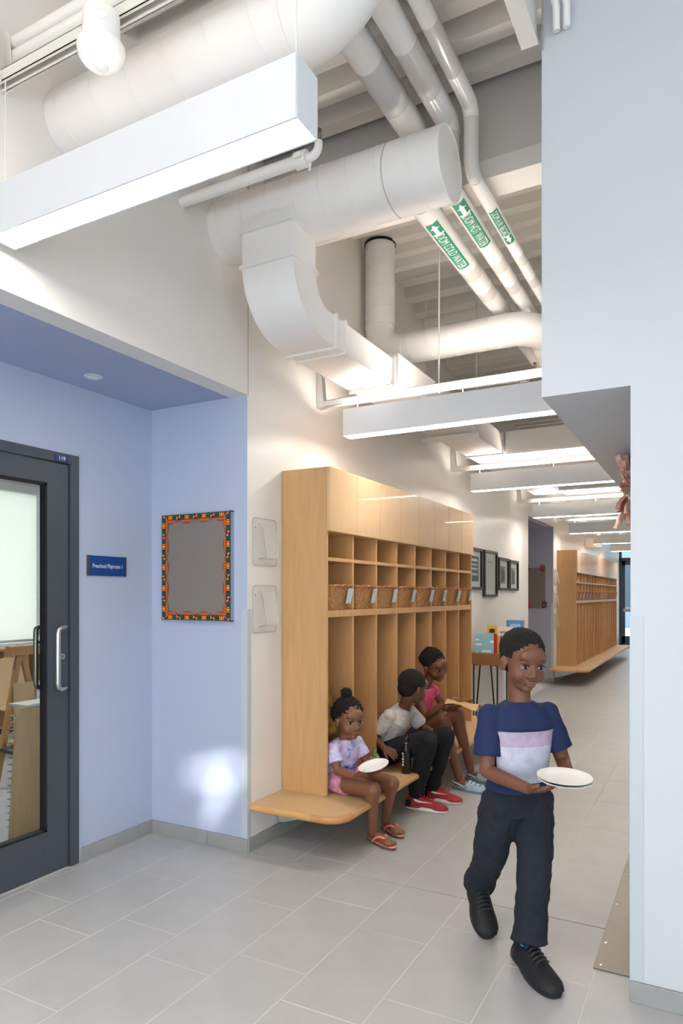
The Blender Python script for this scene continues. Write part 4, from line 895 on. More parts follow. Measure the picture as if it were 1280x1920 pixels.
def head(mb, c, M, s=1.0):
    """child's head: skull, face, cheeks, jaw, nose, lips, brow, ears"""
    c = V(c)
    def e(p, r, rot=None): mb.ell(c + M @ (V(p) * s), tuple(k * s for k in r), M @ rot if rot else M, 20, 14)
    e((0, -.014, .026), (.071, .089, .076)); e((0, .022, -.022), (.060, .060, .072)); e((0, .030, -.070), (.040, .036, .028)); e((0, .052, -.084), (.021, .018, .016))
    for q in (-1, 1):
        e((q * .034, .047, -.036), (.027, .026, .028)); e((q * .072, -.008, -.014), (.008, .017, .027), Matrix.Rotation(q * .3, 3, 'Z')); e((q * .074, -.010, -.004), (.008, .014, .016)); e((q * .0105, .083, -.033), (.0085, .009, .0075))
        e((q * .030, .070, .014), (.020, .009, .006))
    capsules(mb, [(c + M @ V((0, .076, .004)) * s, .0075 * s), (c + M @ V((0, .088, -.028)) * s, .0105 * s)], 10)
    e((0, .078, -.055), (.021, .010, .0058)); e((0, .0765, -.0655), (.018, .010, .0068)); e((0, .068, .035), (.050, .02, .03))
def face_parts(parent, c, M, s, skin2, gaze=(0, 0)):
    c = V(c); W = mat('eye_white', '#bdb6ae', .25); IR = mat('iris', '#1d0f0a', .15); BR = mat('brow', '#15100e', .8); LP = mat(skin2[0], skin2[1], .45)
    for q in (-1, 1):
        b = MB().ell(c + M @ (V((q * .0295, .0705, -.002)) * s), (.0140 * s, .0085 * s, .0066 * s), M, 20, 12); ey = b.build('eye', W, parent, True)
        b = MB().ell(c + M @ (V((q * .0295 + gaze[0], .0775, -.002 + gaze[1])) * s), (.0066 * s, .0022 * s, .0064 * s), M, 16, 8); b.build('iris', IR, ey, True)
        P = [c + M @ (V((q * (.0295 - .0155 + .031 * k / 6), .0755 + .0055 * math.sin(math.pi * k / 6), -.001 + .0085 * math.sin(math.pi * k / 6))) * s) for k in range(7)]
        MB().tube(P, [.0012 * s] + [.0019 * s] * 5 + [.001 * s], 8).build('eyelid', BR, ey, True)
        P = [c + M @ (V((q * (.013 + .034 * k / 5), .0825 - .011 * (k / 5) ** 2, .019 + .006 * math.sin(math.pi * (.2 + .6 * k / 5)))) * s) for k in range(6)]
        MB().tube(P, [.0015 * s, .0026 * s, .0028 * s, .0026 * s, .002 * s, .001 * s], 8).build('eyebrow', BR, parent, True)
    P = MB(); P.ell(c + M @ (V((0, .0825, -.0550)) * s), (.0185 * s, .0062 * s, .0042 * s), M); P.ell(c + M @ (V((0, .0812, -.0650)) * s), (.0160 * s, .0062 * s, .0050 * s), M); P.build('lips', LP, parent, True)
def hand(mb, wrist, d, palm_n, thumb, s=1.0, curl=.35, spread=.10):
    """palm, four unequal fingers bent at the knuckles, thumb from the side of the palm; palm_n points out of the palm"""
    w = V(wrist); d = V(d).normalized(); n_ = V(palm_n); n_ = (n_ - d * n_.dot(d)).normalized(); x = d.cross(n_) * thumb   # x toward the thumb side
    M = Matrix((x, d, n_)).transposed()
    mb.ell(w + d * .032 * s, (.029 * s, .040 * s, .0125 * s), M, 18, 10); capsules(mb, [(w - d * .01 * s, .019 * s), (w + d * .02 * s, .017 * s)], 12)
    for k, (ox, L, sp) in enumerate(((.0225, .050, 1.3), (.0075, .056, .4), (-.0075, .052, -.4), (-.0220, .041, -1.4))):
        p = w + d * (.060 - .004 * abs(k - 1.2)) * s + x * ox * s; dd = (d + x * spread * sp).normalized(); pts = [(p - dd * .012 * s, .0088 * s)]; a = 0
        for j, f in enumerate((.44, .32, .24)):
            a += curl * (.7 + .35 * j); v = dd * math.cos(a) + n_ * math.sin(a); pts.append((pts[-1][0] + v * (L * f + (.012 if j == 0 else 0)) * s, (.0082 - .0009 * j) * s))
        capsules(mb, pts, 10)
    p = w + d * .018 * s + x * .022 * s; v1 = (d * .7 + x * .75 + n_ * .25).normalized(); v2 = (d * .95 + x * .25 + n_ * .35).normalized()
    capsules(mb, [(p - v1 * .008 * s, .0115 * s), (p + v1 * .024 * s, .0098 * s), (p + v1 * .024 * s + v2 * .024 * s, .0082 * s)], 10)
def foot(mb, heel, toe, s=1.0, lift=0):
    h = V(heel); t = V(toe); d = (t - h); L = d.length; d.normalize(); x = d.cross(V((0, 0, 1))).normalized(); u = x.cross(d)
    capsules(mb, [(h + d * .03 * s + u * .026 * s, .026 * s), (h + d * L * .45 + u * .024 * s, .026 * s), (h + d * L * .72 + u * .018 * s, .022 * s)], 14)
    mb.ell(h + d * L * .70 + u * .016 * s, (.037 * s, .045 * s, .015 * s), Matrix((x, d, u)).transposed())
    for k in range(5):
        o_ = (k - 2) * .0155 * s; capsules(mb, [(h + d * L * (.78 - .012 * abs(k - 1.5)) + x * o_ + u * .013 * s, .0095 * s), (h + d * L * (.93 - .018 * abs(k - 1.2)) + x * o_ + u * .011 * s, (.0105 if k == (0) else .0085) * s)], 8)
def outline(L, w, n=28):
    """shoe sole outline, x along foot from heel (0) to toe (L)"""
    P = []
    for k in range(n):
        a = 2 * math.pi * k / n; x = .5 - .5 * math.cos(a); y = math.sin(a)
        ww = w * (.74 + .26 * math.sin(math.pi * (x - .25) / 1.1) if x < .8 else 1.0) ; P.append((L * x, math.copysign(abs(y) ** .75, y) * ww))
    return P
class Foot:
    def __init__(s, heel, toe, lift=0):
        s.h = V(heel); d = V(toe) - s.h; s.L = d.length; s.d = d.normalized(); s.x = s.d.cross(V((0, 0, 1))).normalized(); s.u = s.x.cross(s.d)
    def p(s, a, b, c): return s.h + s.d * a + s.x * b + s.u * c
def flip_flop(parent, F, w=.036):
    m = mat('flip_sole', '#5d4a44', .6); m2 = mat('flip_strap', '#ee8873', .4); O = outline(F.L, w)
    b = MB(); b.loft([[F.p(a, y, .0012) for a, y in O], [F.p(a, y, .012) for a, y in O]]); so = b.build('flip_flop_sole', m, parent, True, angle=30)
    b = MB(); b.loft([[F.p(a, y * 1.01, .0125) for a, y in O], [F.p(a, y, .016) for a, y in O]]); b.build('footbed', mat('flip_bed', '#f09a86', .5), so, True, angle=30)
    for q in (-1, 1):
        P = [F.p(F.L * .36, q * w * .95, .014), F.p(F.L * .45, q * w * .93, .036), F.p(F.L * .58, q * w * .62, .052), F.p(F.L * .70, q * w * .25, .046), F.p(F.L * .78, 0, .030), F.p(F.L * .79, 0, .016)]
        MB().tube(P, [.007, .0078, .0075, .007, .006, .004], 10).build('strap', m2, so, True)
def running_shoe(parent, F, colr, sole, w=.043, hgt=.075, logo=True, lift=0, lacecol='#c2202c', name='running_shoe', swoosh='#f3f1ee', heelc=None):
    O = outline(F.L, w, 36); L = F.L
    secs = []
    prof = [(.0, .55, .045), (.05, .80, .066), (.16, .86, .080), (.30, .84, .078), (.42, .86, .068), (.55, .92, .056), (.70, .98, .044), (.84, .94, .036), (.94, .72, .028), (.995, .35, .016)]
    b = MB(); rings = []
    for t, ws, hh in prof:
        R = []; hh = hh * hgt / .078
        for j in range(17):
            a = math.pi * j / 16; yy = math.cos(a); zz = math.sin(a) ** .75; R.append(F.p(L * t, yy * w * ws * (.96 if zz > .6 else 1), .016 + zz * hh))
        rings.append(R)
    b.loft(rings); up = sculpt(name, b, mat('upper' + colr, colr, .6, var=.12, vscale=40, bump=.15, bscale=300), parent, .003, 4)
    s_ = MB(); Z = ((1.0, .0012), (1.06, .006), (1.08, .018), (1.0, .027))
    s_.loft([[F.p(a - L * .012 + (a / L - .5) * L * .03 * (k - 1), y * k, z + (.012 * max(0, a / L - .82) * (1 if z < .02 else .3))) for a, y in O] for k, z in Z]); s_.build('sole', mat('sole' + sole, sole, .5), up, True, angle=50)
    if heelc:
        h_ = MB(); h_.loft([[F.p(L * t, math.cos(math.pi * j / 12) * w * ws * 1.03, .024 + math.sin(math.pi * j / 12) ** .75 * hh * hgt / .078 * .78) for j in range(13)] for t, ws, hh in prof[:3]], True); h_.build('heel_counter', mat('heel' + heelc, heelc, .5), up, True)
    ln = MB()
    for k in range(5):
        t = .36 + .07 * k; hh = (.076 - .055 * (t - .3)) * hgt / .078 + .006
        ln.tube([F.p(L * (t - .01), -w * .52, .012 + hh * .90), F.p(L * t, -w * .2, .016 + hh * 1.04), F.p(L * (t + .015), w * .2, .016 + hh * 1.04), F.p(L * (t + .005), w * .52, .012 + hh * .90)], .0032, 6)
    for q in (-1, 1): ln.tube([F.p(L * .33, 0, .105 * hgt / .078), F.p(L * .30, q * .018, .118 * hgt / .078), F.p(L * .36, q * .036, .105 * hgt / .078), F.p(L * .38, q * .022, .094 * hgt / .078), F.p(L * .34, 0, .10 * hgt / .078)], .0028, 6)
    ln.build('laces', mat('lace' + lacecol, lacecol, .7), up, True)
    tg = MB(); tg.ell(F.p(L * .27, 0, .085 * hgt / .078), (.024, .028, .012), Matrix((F.x, (F.d * .6 + F.u * .8).normalized(), (F.u * .6 - F.d * .8).normalized())).transposed()); tg.build('tongue', mat('tongue' + colr, colr, .7), up, True)
    if logo:
        for q in (-1, 1):
            pts = [(.20, .60), (.25, .42), (.33, .36), (.46, .48), (.66, .86), (.46, .58), (.34, .52), (.27, .58)]
            g = MB(); 
            for th in (0, .0022):
                pass
            def sp(t, v):
                for i in range(len(prof) - 1):
                    if prof[i][0] <= t <= prof[i + 1][0]:
                        k = (t - prof[i][0]) / (prof[i + 1][0] - prof[i][0]); ws = prof[i][1] + (prof[i + 1][1] - prof[i][1]) * k; hh = prof[i][2] + (prof[i + 1][2] - prof[i][2]) * k; break
                a = v * math.pi / 2 * .72; return F.p(L * t, q * math.cos(a) * w * ws * 1.0, .016 + math.sin(a) ** .75 * hh * hgt / .078) 
            base_ = [sp(t, v) for t, v in pts]; out = [p + F.x * (q * .0022) + F.u * .001 for p in base_]; inn = [p - F.x * (q * .003) for p in base_]
            n = len(pts); g.add(out + inn, [(0, 1, 7), (1, 2, 6, 7), (2, 3, 5, 6), (3, 4, 5)] + [(i, (i + 1) % n, n + (i + 1) % n, n + i) for i in range(n)]); g.build('swoosh_mark', mat('swoosh' + swoosh, swoosh, .4), up)
    return up
def clog(parent, F, w=.043):
    m = mat('clog_foam', '#a9c3d2', .55, var=.06, vscale=20); L = F.L; O = outline(L, w, 32)
    prof = [(.42, .96, .050), (.50, .98, .064), (.60, 1.0, .058), (.72, 1.02, .048), (.84, .98, .040), (.93, .78, .032), (.99, .40, .018)]
    b = MB(); b.loft([[F.p(L * t, math.cos(math.pi * j / 16) * w * ws, .014 + math.sin(math.pi * j / 16) ** .7 * hh) for j in range(17)] for t, ws, hh in prof])
    b.loft([[F.p(a, y, z) for a, y in O] for z in (.004, .026)])
    up = sculpt('foam_clog', b, m, parent, .003, 3)
    s_ = MB(); s_.loft([[F.p(a, y * k, z) for a, y in O] for k, z in ((1.0, .0012), (1.05, .006), (1.05, .018), (1.0, .022))]); s_.build('sole', mat('clog_sole', '#8b9aa3', .6), up, True, angle=50)
    MB().tube([F.p(L * .46, q, z) for q, z in ((w * .98, .030),)] + [F.p(L * .22, w * .98, .048), F.p(L * .04, w * .62, .054), F.p(-L * .012, 0, .055), F.p(L * .04, -w * .62, .054), F.p(L * .22, -w * .98, .048), F.p(L * .46, -w * .98, .030)], .0065, 10).build('heel_strap', m, up, True)
    dk = mat('clog_hole', '#49555d', .8); rv = mat('rivet', '#2c333a', .5)
    for t, ws, hh in prof[1:5]:
        for a in (50, 72, 90, 108, 130):
            an = math.radians(a + (6 if t in (.6, .84) else 0)); p = F.p(L * t, math.cos(an) * w * ws * .995, .0145 + math.sin(an) ** .7 * hh); nn = (F.x * math.cos(an) + F.u * math.sin(an) + F.d * .25).normalized()
            MB().lathe([(.0052, -.002), (.0052, .0008), (.001, .0008)], p, 10, nn.to_track_quat('Z', 'Y').to_matrix()).build('vent_hole', dk, up)
    for q in (-1, 1): MB().lathe([(.007, 0), (.007, .003), (.002, .004)], F.p(L * .45, q * w * 1.0, .032), 12, (F.x * q).to_track_quat('Z', 'Y').to_matrix()).build('rivet', rv, up)

SK1 = mat('skin_a', '#84583f', .5, var=.05, vscale=12, sss=.05); SK2 = mat('skin_b', '#6b4433', .5, var=.05, vscale=12, sss=.05); SK3 = mat('skin_c', '#7a4f3a', .5, var=.05, vscale=12, sss=.05); SK4 = mat('skin_d', '#754a36', .5, var=.05, vscale=12, sss=.05)
HAIR = mat('hair', '#1a1514', .85, bump=.8, bscale=260)
LIP = ('lip', '#83504a')

# ---- girl in lilac shirt
t = thing('person', (-1.95, 3.65, 0), 'child in lilac tie-dye shirt and coral flip-flops sitting nearest on the bench', 'person')
hc = V((-1.915, 3.655, .700)); HM = frame_of((.80, -.56, -.10), roll=.04); hs_ = 1.10
f = V((.93, -.36, 0)).normalized(); r_ = f.cross(V((0, 0, 1)))
b = MB(); head(b, hc, HM, hs_)
capsules(b, [(V((-1.955, 3.675, .545)), .040), (hc + HM @ V((0, -.02, -.07)), .040)])
section_loft(b, [((-2.01, 3.69, .285), r_, f, .085, .07), ((-2.005, 3.69, .36), r_, f, .095, .072), ((-1.99, 3.685, .44), r_, f, .088, .065), ((-1.975, 3.68, .51), r_, f, .10, .062), ((-1.965, 3.677, .56), r_, f, .06, .045)])
kR, kL = V((-1.69, 3.515, .338)), V((-1.655, 3.70, .335)); aR, aL = V((-1.735, 3.605, .065)), V((-1.765, 3.845, .065))
for hp, k, a in ((V((-2.0, 3.615, .325)), kR, aR), (V((-1.98, 3.765, .325)), kL, aL)):
    m_ = (k + a) / 2; capsules(b, [(hp, .060), ((hp + k) / 2 + V((0, 0, .004)), .056), (k, .044), (k * .72 + a * .28 - f * .012, .041), (m_ - f * .006, .034), (a, .0255)])
FR, FL = Foot((-1.80, 3.66, .002), (-1.575, 3.555, .002)), Foot((-1.805, 3.88, .002), (-1.61, 3.745, .002))
for F in (FR, FL): foot(b, F.p(0.008, 0, .016), F.p(F.L * .97, 0, .016), .95)
sR, sL = V((-1.985, 3.575, .530)), V((-1.935, 3.785, .530)); eR, eL = V((-1.935, 3.545, .405)), V((-1.865, 3.80, .405)); wR, wL = V((-1.795, 3.475, .415)), V((-1.76, 3.64, .400))
for a, e_, w_ in ((sR, eR, wR), (sL, eL, wL)): capsules(b, [(a, .033), (a * .5 + e_ * .5, .029), (e_, .025), (e_ * .6 + w_ * .4, .025), (w_, .019)])
hand(b, wR, (.93, -.05, .16), (.05, .3, .95), 1, .86, .30); hand(b, wL, (.80, -.50, .2), (0, -.1, .99), -1, .86, .25)
sculpt('body', b, SK1, t, .0033, 3); face_parts(t, hc, HM, hs_, LIP, (.003, -.001))
TD = bpy.data.materials.new('tie_dye'); TD.use_nodes = True; nt = TD.node_tree; p_ = nt.nodes['Principled BSDF']; p_.inputs['Roughness'].default_value = .85
tc = nt.nodes.new('ShaderNodeTexCoord'); n1 = nt.nodes.new('ShaderNodeTexNoise'); n1.inputs['Scale'].default_value = 11; n1.inputs['Detail'].default_value = 5; n1.inputs['Distortion'].default_value = 1.5
rp = nt.nodes.new('ShaderNodeValToRGB'); nt.links.new(tc.outputs['Object'], n1.inputs['Vector']); nt.links.new(n1.outputs[0], rp.inputs[0]); nt.links.new(rp.outputs[0], p_.inputs['Base Color'])
for k, (pos, c_) in enumerate(((.30, '#7f86cf'), (.42, '#b9b6e4'), (.52, '#d9d3ee'), (.60, '#c8a9dc'), (.72, '#e4e2f2'))):
    e_ = rp.color_ramp.elements[k] if k < 2 else rp.color_ramp.elements.new(pos); e_.position = pos; e_.color = lin(c_)
b = MB(); section_loft(b, [((-2.01, 3.69, .30), r_, f, .108, .088), ((-2.0, 3.688, .38), r_, f, .106, .086), ((-1.985, 3.684, .46), r_, f, .104, .078), ((-1.972, 3.68, .52), r_, f, .112, .070), ((-1.966, 3.678, .555), r_, f, .086, .058), ((-1.960, 3.676, .572), r_, f, .054, .050)])
for a, e_ in ((sR, eR), (sL, eL)): q_ = a.lerp(e_, .62); b.tube([a.lerp(V((-1.965, 3.68, .535)), .4), a, a.lerp(e_, .3), q_], [.045, .046, .045, .049], 20)
sh = sculpt('shirt', b, TD, t, .0038, 5, .010, .045)
pr2 = MB().mat(mat('print_blue', '#3f4aa8', .8)); random.seed(5)
for k in range(26):
    u_ = random.uniform(-.065, .07); z_ = .375 + random.uniform(-.030, .045) + .25 * abs(u_) * .3; P = []
    for j in range(5):
        uu = u_ + .006 * j + random.uniform(-.004, .004); zz = z_ + random.uniform(-.008, .008); dep = .0965 * math.sqrt(max(.05, 1 - (uu / .112) ** 2)); P.append(V((-1.997, 3.687, zz)) + r_ * -uu + f * (dep + .0015))
    pr2.tube(P, .0016, 5)
pr2.build('shirt_print', None, sh)
b = MB(); 
for hp, k in ((V((-2.0, 3.615, .325)), kR), (V((-1.98, 3.765, .325)), kL)): b.tube([hp, hp.lerp(k, .34)], [.066, .068], 20); b.ell(hp, (.066,) * 3)
sculpt('shorts', b, mat('shorts_pink', '#d98fae', .85, var=.3, vscale=45), t, .004, 3, .012, .03)
b = MB(); b.ell(hc + HM @ (V((0, -.026, .040)) * hs_), (.079 * hs_, .090 * hs_, .076 * hs_), HM, 24, 16)
for q in (-1, 1): b.ell(hc + HM @ (V((q * .058, -.04, .025)) * hs_), (.034, .05, .05), HM)
b.ell(hc + HM @ V((-.03, -.075, -.0)), (.05, .045, .055), HM)
b.ell(hc + HM @ V((.0, -.045, .115)), (.022, .022, .02), HM); b.ell(hc + HM @ V((0, -.048, .148)), (.034, .034, .030), HM)
b.ell(hc + HM @ V((-.075, -.045, .035)), (.036, .036, .036), HM)
sculpt('hair', b, HAIR, t, .004, 1, .022, .012)
flip_flop(t, FR); flip_flop(t, FL)
# plate on her lap
def paper_plate(c, nrm, label, r=.088, m=None):
    M = V(nrm).normalized().to_track_quat('Z', 'Y').to_matrix()
    b = MB().lathe([(.001, -.0065), (r * .68, -.0065), (r * .74, -.004), (r * .97, .004), (r, .004), (r, .0055), (r * .96, .0058), (r * .73, -.002), (r * .67, -.0045), (.001, -.0045)], c, 48, M)
    return tag(b.build('paper_plate', m or mat('paper_white', '#efece6', .7), None, True, angle=60), label, 'plate')
paper_plate((-1.68, 3.50, .478), (-.16, -.24, 1), 'white paper plate held by the child in lilac')

# ---- boy in printed white shirt
t = thing('person', (-1.85, 4.35, 0), 'child in pale printed shirt and black pants turned away, middle of the bench', 'person')
hc = V((-1.795, 4.365, .812)); HM = frame_of((.50, .82, -.22), roll=.05); hs_ = 1.10
b = MB(); head(b, hc, HM, hs_); f = V((.96, .05, 0)).normalized(); fl_ = V((.86, .0, -.5)).normalized(); r_ = V((.1, -1, 0)).normalized()
capsules(b, [(V((-1.865, 4.37, .665)), .045), (hc + HM @ V((0, -.025, -.065)), .044)])
tor = [((-2.03, 4.40, .29), .105, .085), ((-2.01, 4.39, .40), .105, .085), ((-1.965, 4.38, .50), .105, .08), ((-1.915, 4.37, .59), .118, .075), ((-1.885, 4.37, .645), .085, .055)]
dv = V((.80, 0, -.45)).normalized()
section_loft(b, [(c, r_, dv if i else f, a, d_) for i, (c, a, d_) in enumerate(tor)])
sR, sL = V((-1.925, 4.255, .615)), V((-1.87, 4.49, .615)); eR, eL = V((-2.03, 4.235, .47)), V((-1.80, 4.56, .50)); wR, wL = V((-1.925, 4.165, .425)), V((-1.70, 4.47, .50))
for a, e_, w_ in ((sR, eR, wR), (sL, eL, wL)): capsules(b, [(a, .038), (a.lerp(e_, .5), .034), (e_, .029), (e_.lerp(w_, .4), .028), (w_, .021)])
hand(b, wR, (.86, .10, -.42), (.25, .55, -.60), -1, 1.0, .22, .14); hand(b, wL, (.8, -.1, -.3), (0, 0, -1), -1, .95, .3)
kR, kL = V((-1.645, 4.245, .485)), V((-1.615, 4.49, .475)); aR, aL = V((-1.765, 4.325, .09)), V((-1.74, 4.565, .09))
for hp, k, a in ((V((-2.0, 4.31, .35)), kR, aR), (V((-1.99, 4.48, .35)), kL, aL)): capsules(b, [(hp, .07), (k, .05), (k.lerp(a, .4), .045), (a, .032)])
sculpt('body', b, SK2, t, .0036, 3); face_parts(t, hc, HM, hs_, LIP)
SP = bpy.data.materials.new('sketch_print'); SP.use_nodes = True; nt = SP.node_tree; p_ = nt.nodes['Principled BSDF']; p_.inputs['Roughness'].default_value = .85
tc = nt.nodes.new('ShaderNodeTexCoord'); n1 = nt.nodes.new('ShaderNodeTexNoise'); n1.inputs['Scale'].default_value = 16; n1.inputs['Detail'].default_value = 2; n1.inputs['Distortion'].default_value = 2
m1 = nt.nodes.new('ShaderNodeMath'); m1.operation = 'PINGPONG'; m1.inputs[1].default_value = .06; rp = nt.nodes.new('ShaderNodeValToRGB')
nt.links.new(tc.outputs['Object'], n1.inputs['Vector']); nt.links.new(n1.outputs[0], m1.inputs[0]); nt.links.new(m1.outputs[0], rp.inputs[0]); nt.links.new(rp.outputs[0], p_.inputs['Base Color'])
rp.color_ramp.elements[0].position = .0; rp.color_ramp.elements[0].color = lin('#77777f'); rp.color_ramp.elements[1].position = .012; rp.color_ramp.elements[1].color = lin('#c2beb6')
b = MB(); section_loft(b, [(c, r_, dv if i else f, a * 1.16, d_ * 1.2) for i, (c, a, d_) in enumerate(tor)] + [((-1.872, 4.372, .672), r_, dv, .055, .05)])
for a, e_ in ((sR, eR), (sL, eL)): b.ell(a, (.052,) * 3); b.tube([a.lerp(V((-1.90, 4.37, .62)), .4), a, a.lerp(e_, .4), a.lerp(e_, .72)], [.055, .054, .053, .056], 20)
sculpt('shirt', b, SP, t, .004, 5, .014, .05)
BP = mat('black_fleece', '#17171a', .9, bump=.2, bscale=400)
b = MB(); section_loft(b, [((-2.03, 4.40, .275), r_, f, .115, .10), ((-2.02, 4.40, .36), r_, f, .118, .10), ((-2.01, 4.395, .40), r_, f, .112, .095)])
for hp, k, a in ((V((-2.0, 4.31, .352)), kR, aR), (V((-1.99, 4.48, .352)), kL, aL)): capsules(b, [(hp, .084), (hp.lerp(k, .5), .080), (k, .067), (k.lerp(a, .35) + V((.0, 0, 0)), .065), (k.lerp(a, .75), .057), (a.lerp(k, .06), .052)])
sculpt('pants', b, BP, t, .0045, 4, .022, .06)
b = MB(); b.ell(hc + HM @ (V((0, -.022, .034)) * hs_), (.0775 * hs_, .0905 * hs_, .0775 * hs_), HM, 24, 16); b.ell(hc + HM @ (V((0, -.050, -.01)) * hs_), (.062 * hs_, .055 * hs_, .06 * hs_), HM)
sculpt('hair', b, HAIR, t, .004, 2, .006, .008)
FR, FL = Foot((-1.825, 4.315, .001), (-1.535, 4.335, .001)), Foot((-1.80, 4.57, .001), (-1.515, 4.56, .001))
for F in (FR, FL): running_shoe(t, F, '#a92a32', '#eceae6', .047, .082, True, 0, '#cf1f2d', 'running_shoe', '#f3f1ee', '#1c1a1c')

# ---- girl in pink
t = thing('person', (-1.9, 4.97, 0), 'child in pink top and pale blue clogs leaning over, farthest on the bench', 'person')
hc = V((-1.865, 4.955, .905)); HM = frame_of((.82, -.35, -.30), roll=.25); hs_ = 1.12
f = V((.97, -.15, 0)).normalized(); r_ = f.cross(V((0, 0, 1))); dv = V((.93, -.1, -.3)).normalized()
b = MB(); head(b, hc, HM, hs_); capsules(b, [(V((-1.945, 4.98, .755)), .042), (hc + HM @ V((0, -.02, -.07)), .042)])
tor = [((-2.05, 5.0, .29), .10, .08), ((-2.045, 5.0, .42), .098, .078), ((-2.01, 4.99, .55), .095, .072), ((-1.97, 4.985, .67), .112, .068), ((-1.95, 4.98, .73), .075, .05)]
section_loft(b, [(c, r_, dv, a, d_) for c, a, d_ in tor])
sR, sL = V((-1.975, 4.865, .69)), V((-1.93, 5.10, .69)); eR, eL = V((-1.885, 4.82, .535)), V((-1.82, 5.12, .54)); wR, wL = V((-1.715, 4.80, .655)), V((-1.67, 5.02, .62))
for a, e_, w_ in ((sR, eR, wR), (sL, eL, wL)): capsules(b, [(a, .036), (a.lerp(e_, .5), .031), (e_, .028), (e_.lerp(w_, .4), .028), (w_, .020)])
hand(b, wR, (.75, -.05, .35), (.4, .6, -.5), -1, .98, .55, .06); hand(b, wL, (.85, -.25, .1), (0, -.2, .97), -1, .95, .35)
kR, kL = V((-1.745, 4.825, .535)), V((-1.735, 5.11, .525)); aR, aL = V((-1.655, 4.91, .085)), V((-1.655, 5.19, .085))
for hp, k, a in ((V((-2.04, 4.92, .345)), kR, aR), (V((-2.03, 5.09, .345)), kL, aL)): capsules(b, [(hp, .075), (hp.lerp(k, .5), .066), (k, .050), (k.lerp(a, .28) - f * .012, .050), (k.lerp(a, .6) - f * .005, .038), (a, .029)])
for F in (Foot((-1.70, 4.915, .02), (-1.47, 4.895, .02)), Foot((-1.70, 5.195, .02), (-1.47, 5.185, .02))): foot(b, F.h, F.p(F.L, 0, 0), 1.0)
sculpt('body', b, SK3, t, .0036, 3); face_parts(t, hc, HM, hs_, LIP)
b = MB(); section_loft(b, [(c, r_, dv, a * 1.12, d_ * 1.16) for c, a, d_ in tor])
for a, e_ in ((sR, eR), (sL, eL)): b.tube([a.lerp(V((-1.96, 4.98, .70)), .4), a, a.lerp(e_, .25)], [.048, .047, .045], 18)
sculpt('top', b, mat('pink_top', '#d9557f', .8, var=.1, vscale=20), t, .004, 5, .010, .05)
b = MB()
for hp, k in ((V((-2.04, 4.92, .345)), kR), (V((-2.03, 5.09, .345)), kL)): b.tube([hp, hp.lerp(k, .38)], [.082, .082], 20); b.ell(hp, (.082,) * 3)
sculpt('shorts', b, mat('shorts_grey', '#3a3d49', .85), t, .005, 3)
b = MB(); b.ell(hc + HM @ (V((0, -.026, .038)) * hs_), (.078 * hs_, .091 * hs_, .077 * hs_), HM, 24, 16)
b.ell(hc + HM @ V((0, -.065, .09)), (.045, .04, .04), HM); b.ell(hc + HM @ V((.02, -.09, .03)), (.05, .04, .05), HM)
sculpt('hair', b, HAIR, t, .004, 1, .018, .012)
clog(t, Foot((-1.705, 4.918, .001), (-1.445, 4.893, .001))); clog(t, Foot((-1.705, 5.20, .001), (-1.445, 5.182, .001)))
# brown paper she is handling
b = MB(); rings = []
for i in range(9):
    u = i / 8; rings.append([(-1.70 + .24 * u, 4.72 + .20 * v_ / 6 + .02 * math.sin(u * 4), .655 + .012 * math.sin(u * 5 + v_) + .02 * math.sin(v_ * .9) - .02 * u) for v_ in range(7)])
top = [[(p[0], p[1], p[2] + .0012) for p in R] for R in rings]
b.loft([R + list(reversed(T)) for R, T in zip(rings, top)])
tag(b.build('brown_paper', mat('kraft', '#cfa87a', .8), None, True), 'light brown paper held over the knees of the child in pink', 'paper')

# ---- walking boy
t = thing('person', (-.68, 2.78, 0), 'child in navy shirt and dark pants walking past on the right', 'person')
hc = V((-.665, 2.765, 1.178)); HM = frame_of((.62, -.74, -.20), roll=-.05); hs_ = 1.12
f = V((.66, -.75, 0)).normalized(); r_ = f.cross(V((0, 0, 1)))
b = MB(); head(b, hc, HM, hs_); capsules(b, [(V((-.685, 2.785, 1.00)), .046), (hc + HM @ V((0, -.02, -.07)), .044)])
tor = [((-.705, 2.80, .60), .105, .075), ((-.70, 2.80, .70), .100, .072), ((-.695, 2.795, .82), .105, .075), ((-.69, 2.79, .92), .122, .075), ((-.688, 2.788, .985), .095, .06)]
section_loft(b, [(c, r_, f, a, d_) for c, a, d_ in tor])
sR, sL = V((-.785, 2.705, .955)), V((-.595, 2.875, .955)); eR, eL = V((-.785, 2.665, .745)), V((-.535, 2.90, .76)); wR, wL = V((-.60, 2.565, .725)), V((-.485, 2.73, .735))
for a, e_, w_ in ((sR, eR, wR), (sL, eL, wL)): capsules(b, [(a, .038), (a.lerp(e_, .5), .034), (e_, .029), (e_.lerp(w_, .4), .029), (w_, .021)])
hand(b, wR, (.93, -.12, .08), (.0, .25, .95), 1, 1.0, .28); hand(b, wL, (.55, -.75, .05), (-.1, 0, .99), -1, 1.0, .28)
hR, hL = V((-.752, 2.754, .60)), V((-.648, 2.846, .60)); kL, aL = V((-.615, 2.735, .365)), V((-.622, 2.685, .105)); kR, aR = V((-.80, 2.765, .375)), V((-.895, 2.925, .185))
for hp, k, a in ((hR, kR, aR), (hL, kL, aL)): capsules(b, [(hp, .075), (k, .052), (k.lerp(a, .4), .047), (a, .033)])
sculpt('body', b, SK4, t, .0036, 3); face_parts(t, hc, HM, hs_, LIP)
NV = mat('navy_cotton', '#1b2950', .85, bump=.1, bscale=300)
b = MB(); section_loft(b, [((-.705, 2.80, .655), r_, f, .128, .10)] + [(c, r_, f, a * 1.17, d_ * 1.22) for c, a, d_ in tor[1:]] + [((-.687, 2.787, 1.012), r_, f, .062, .055)])
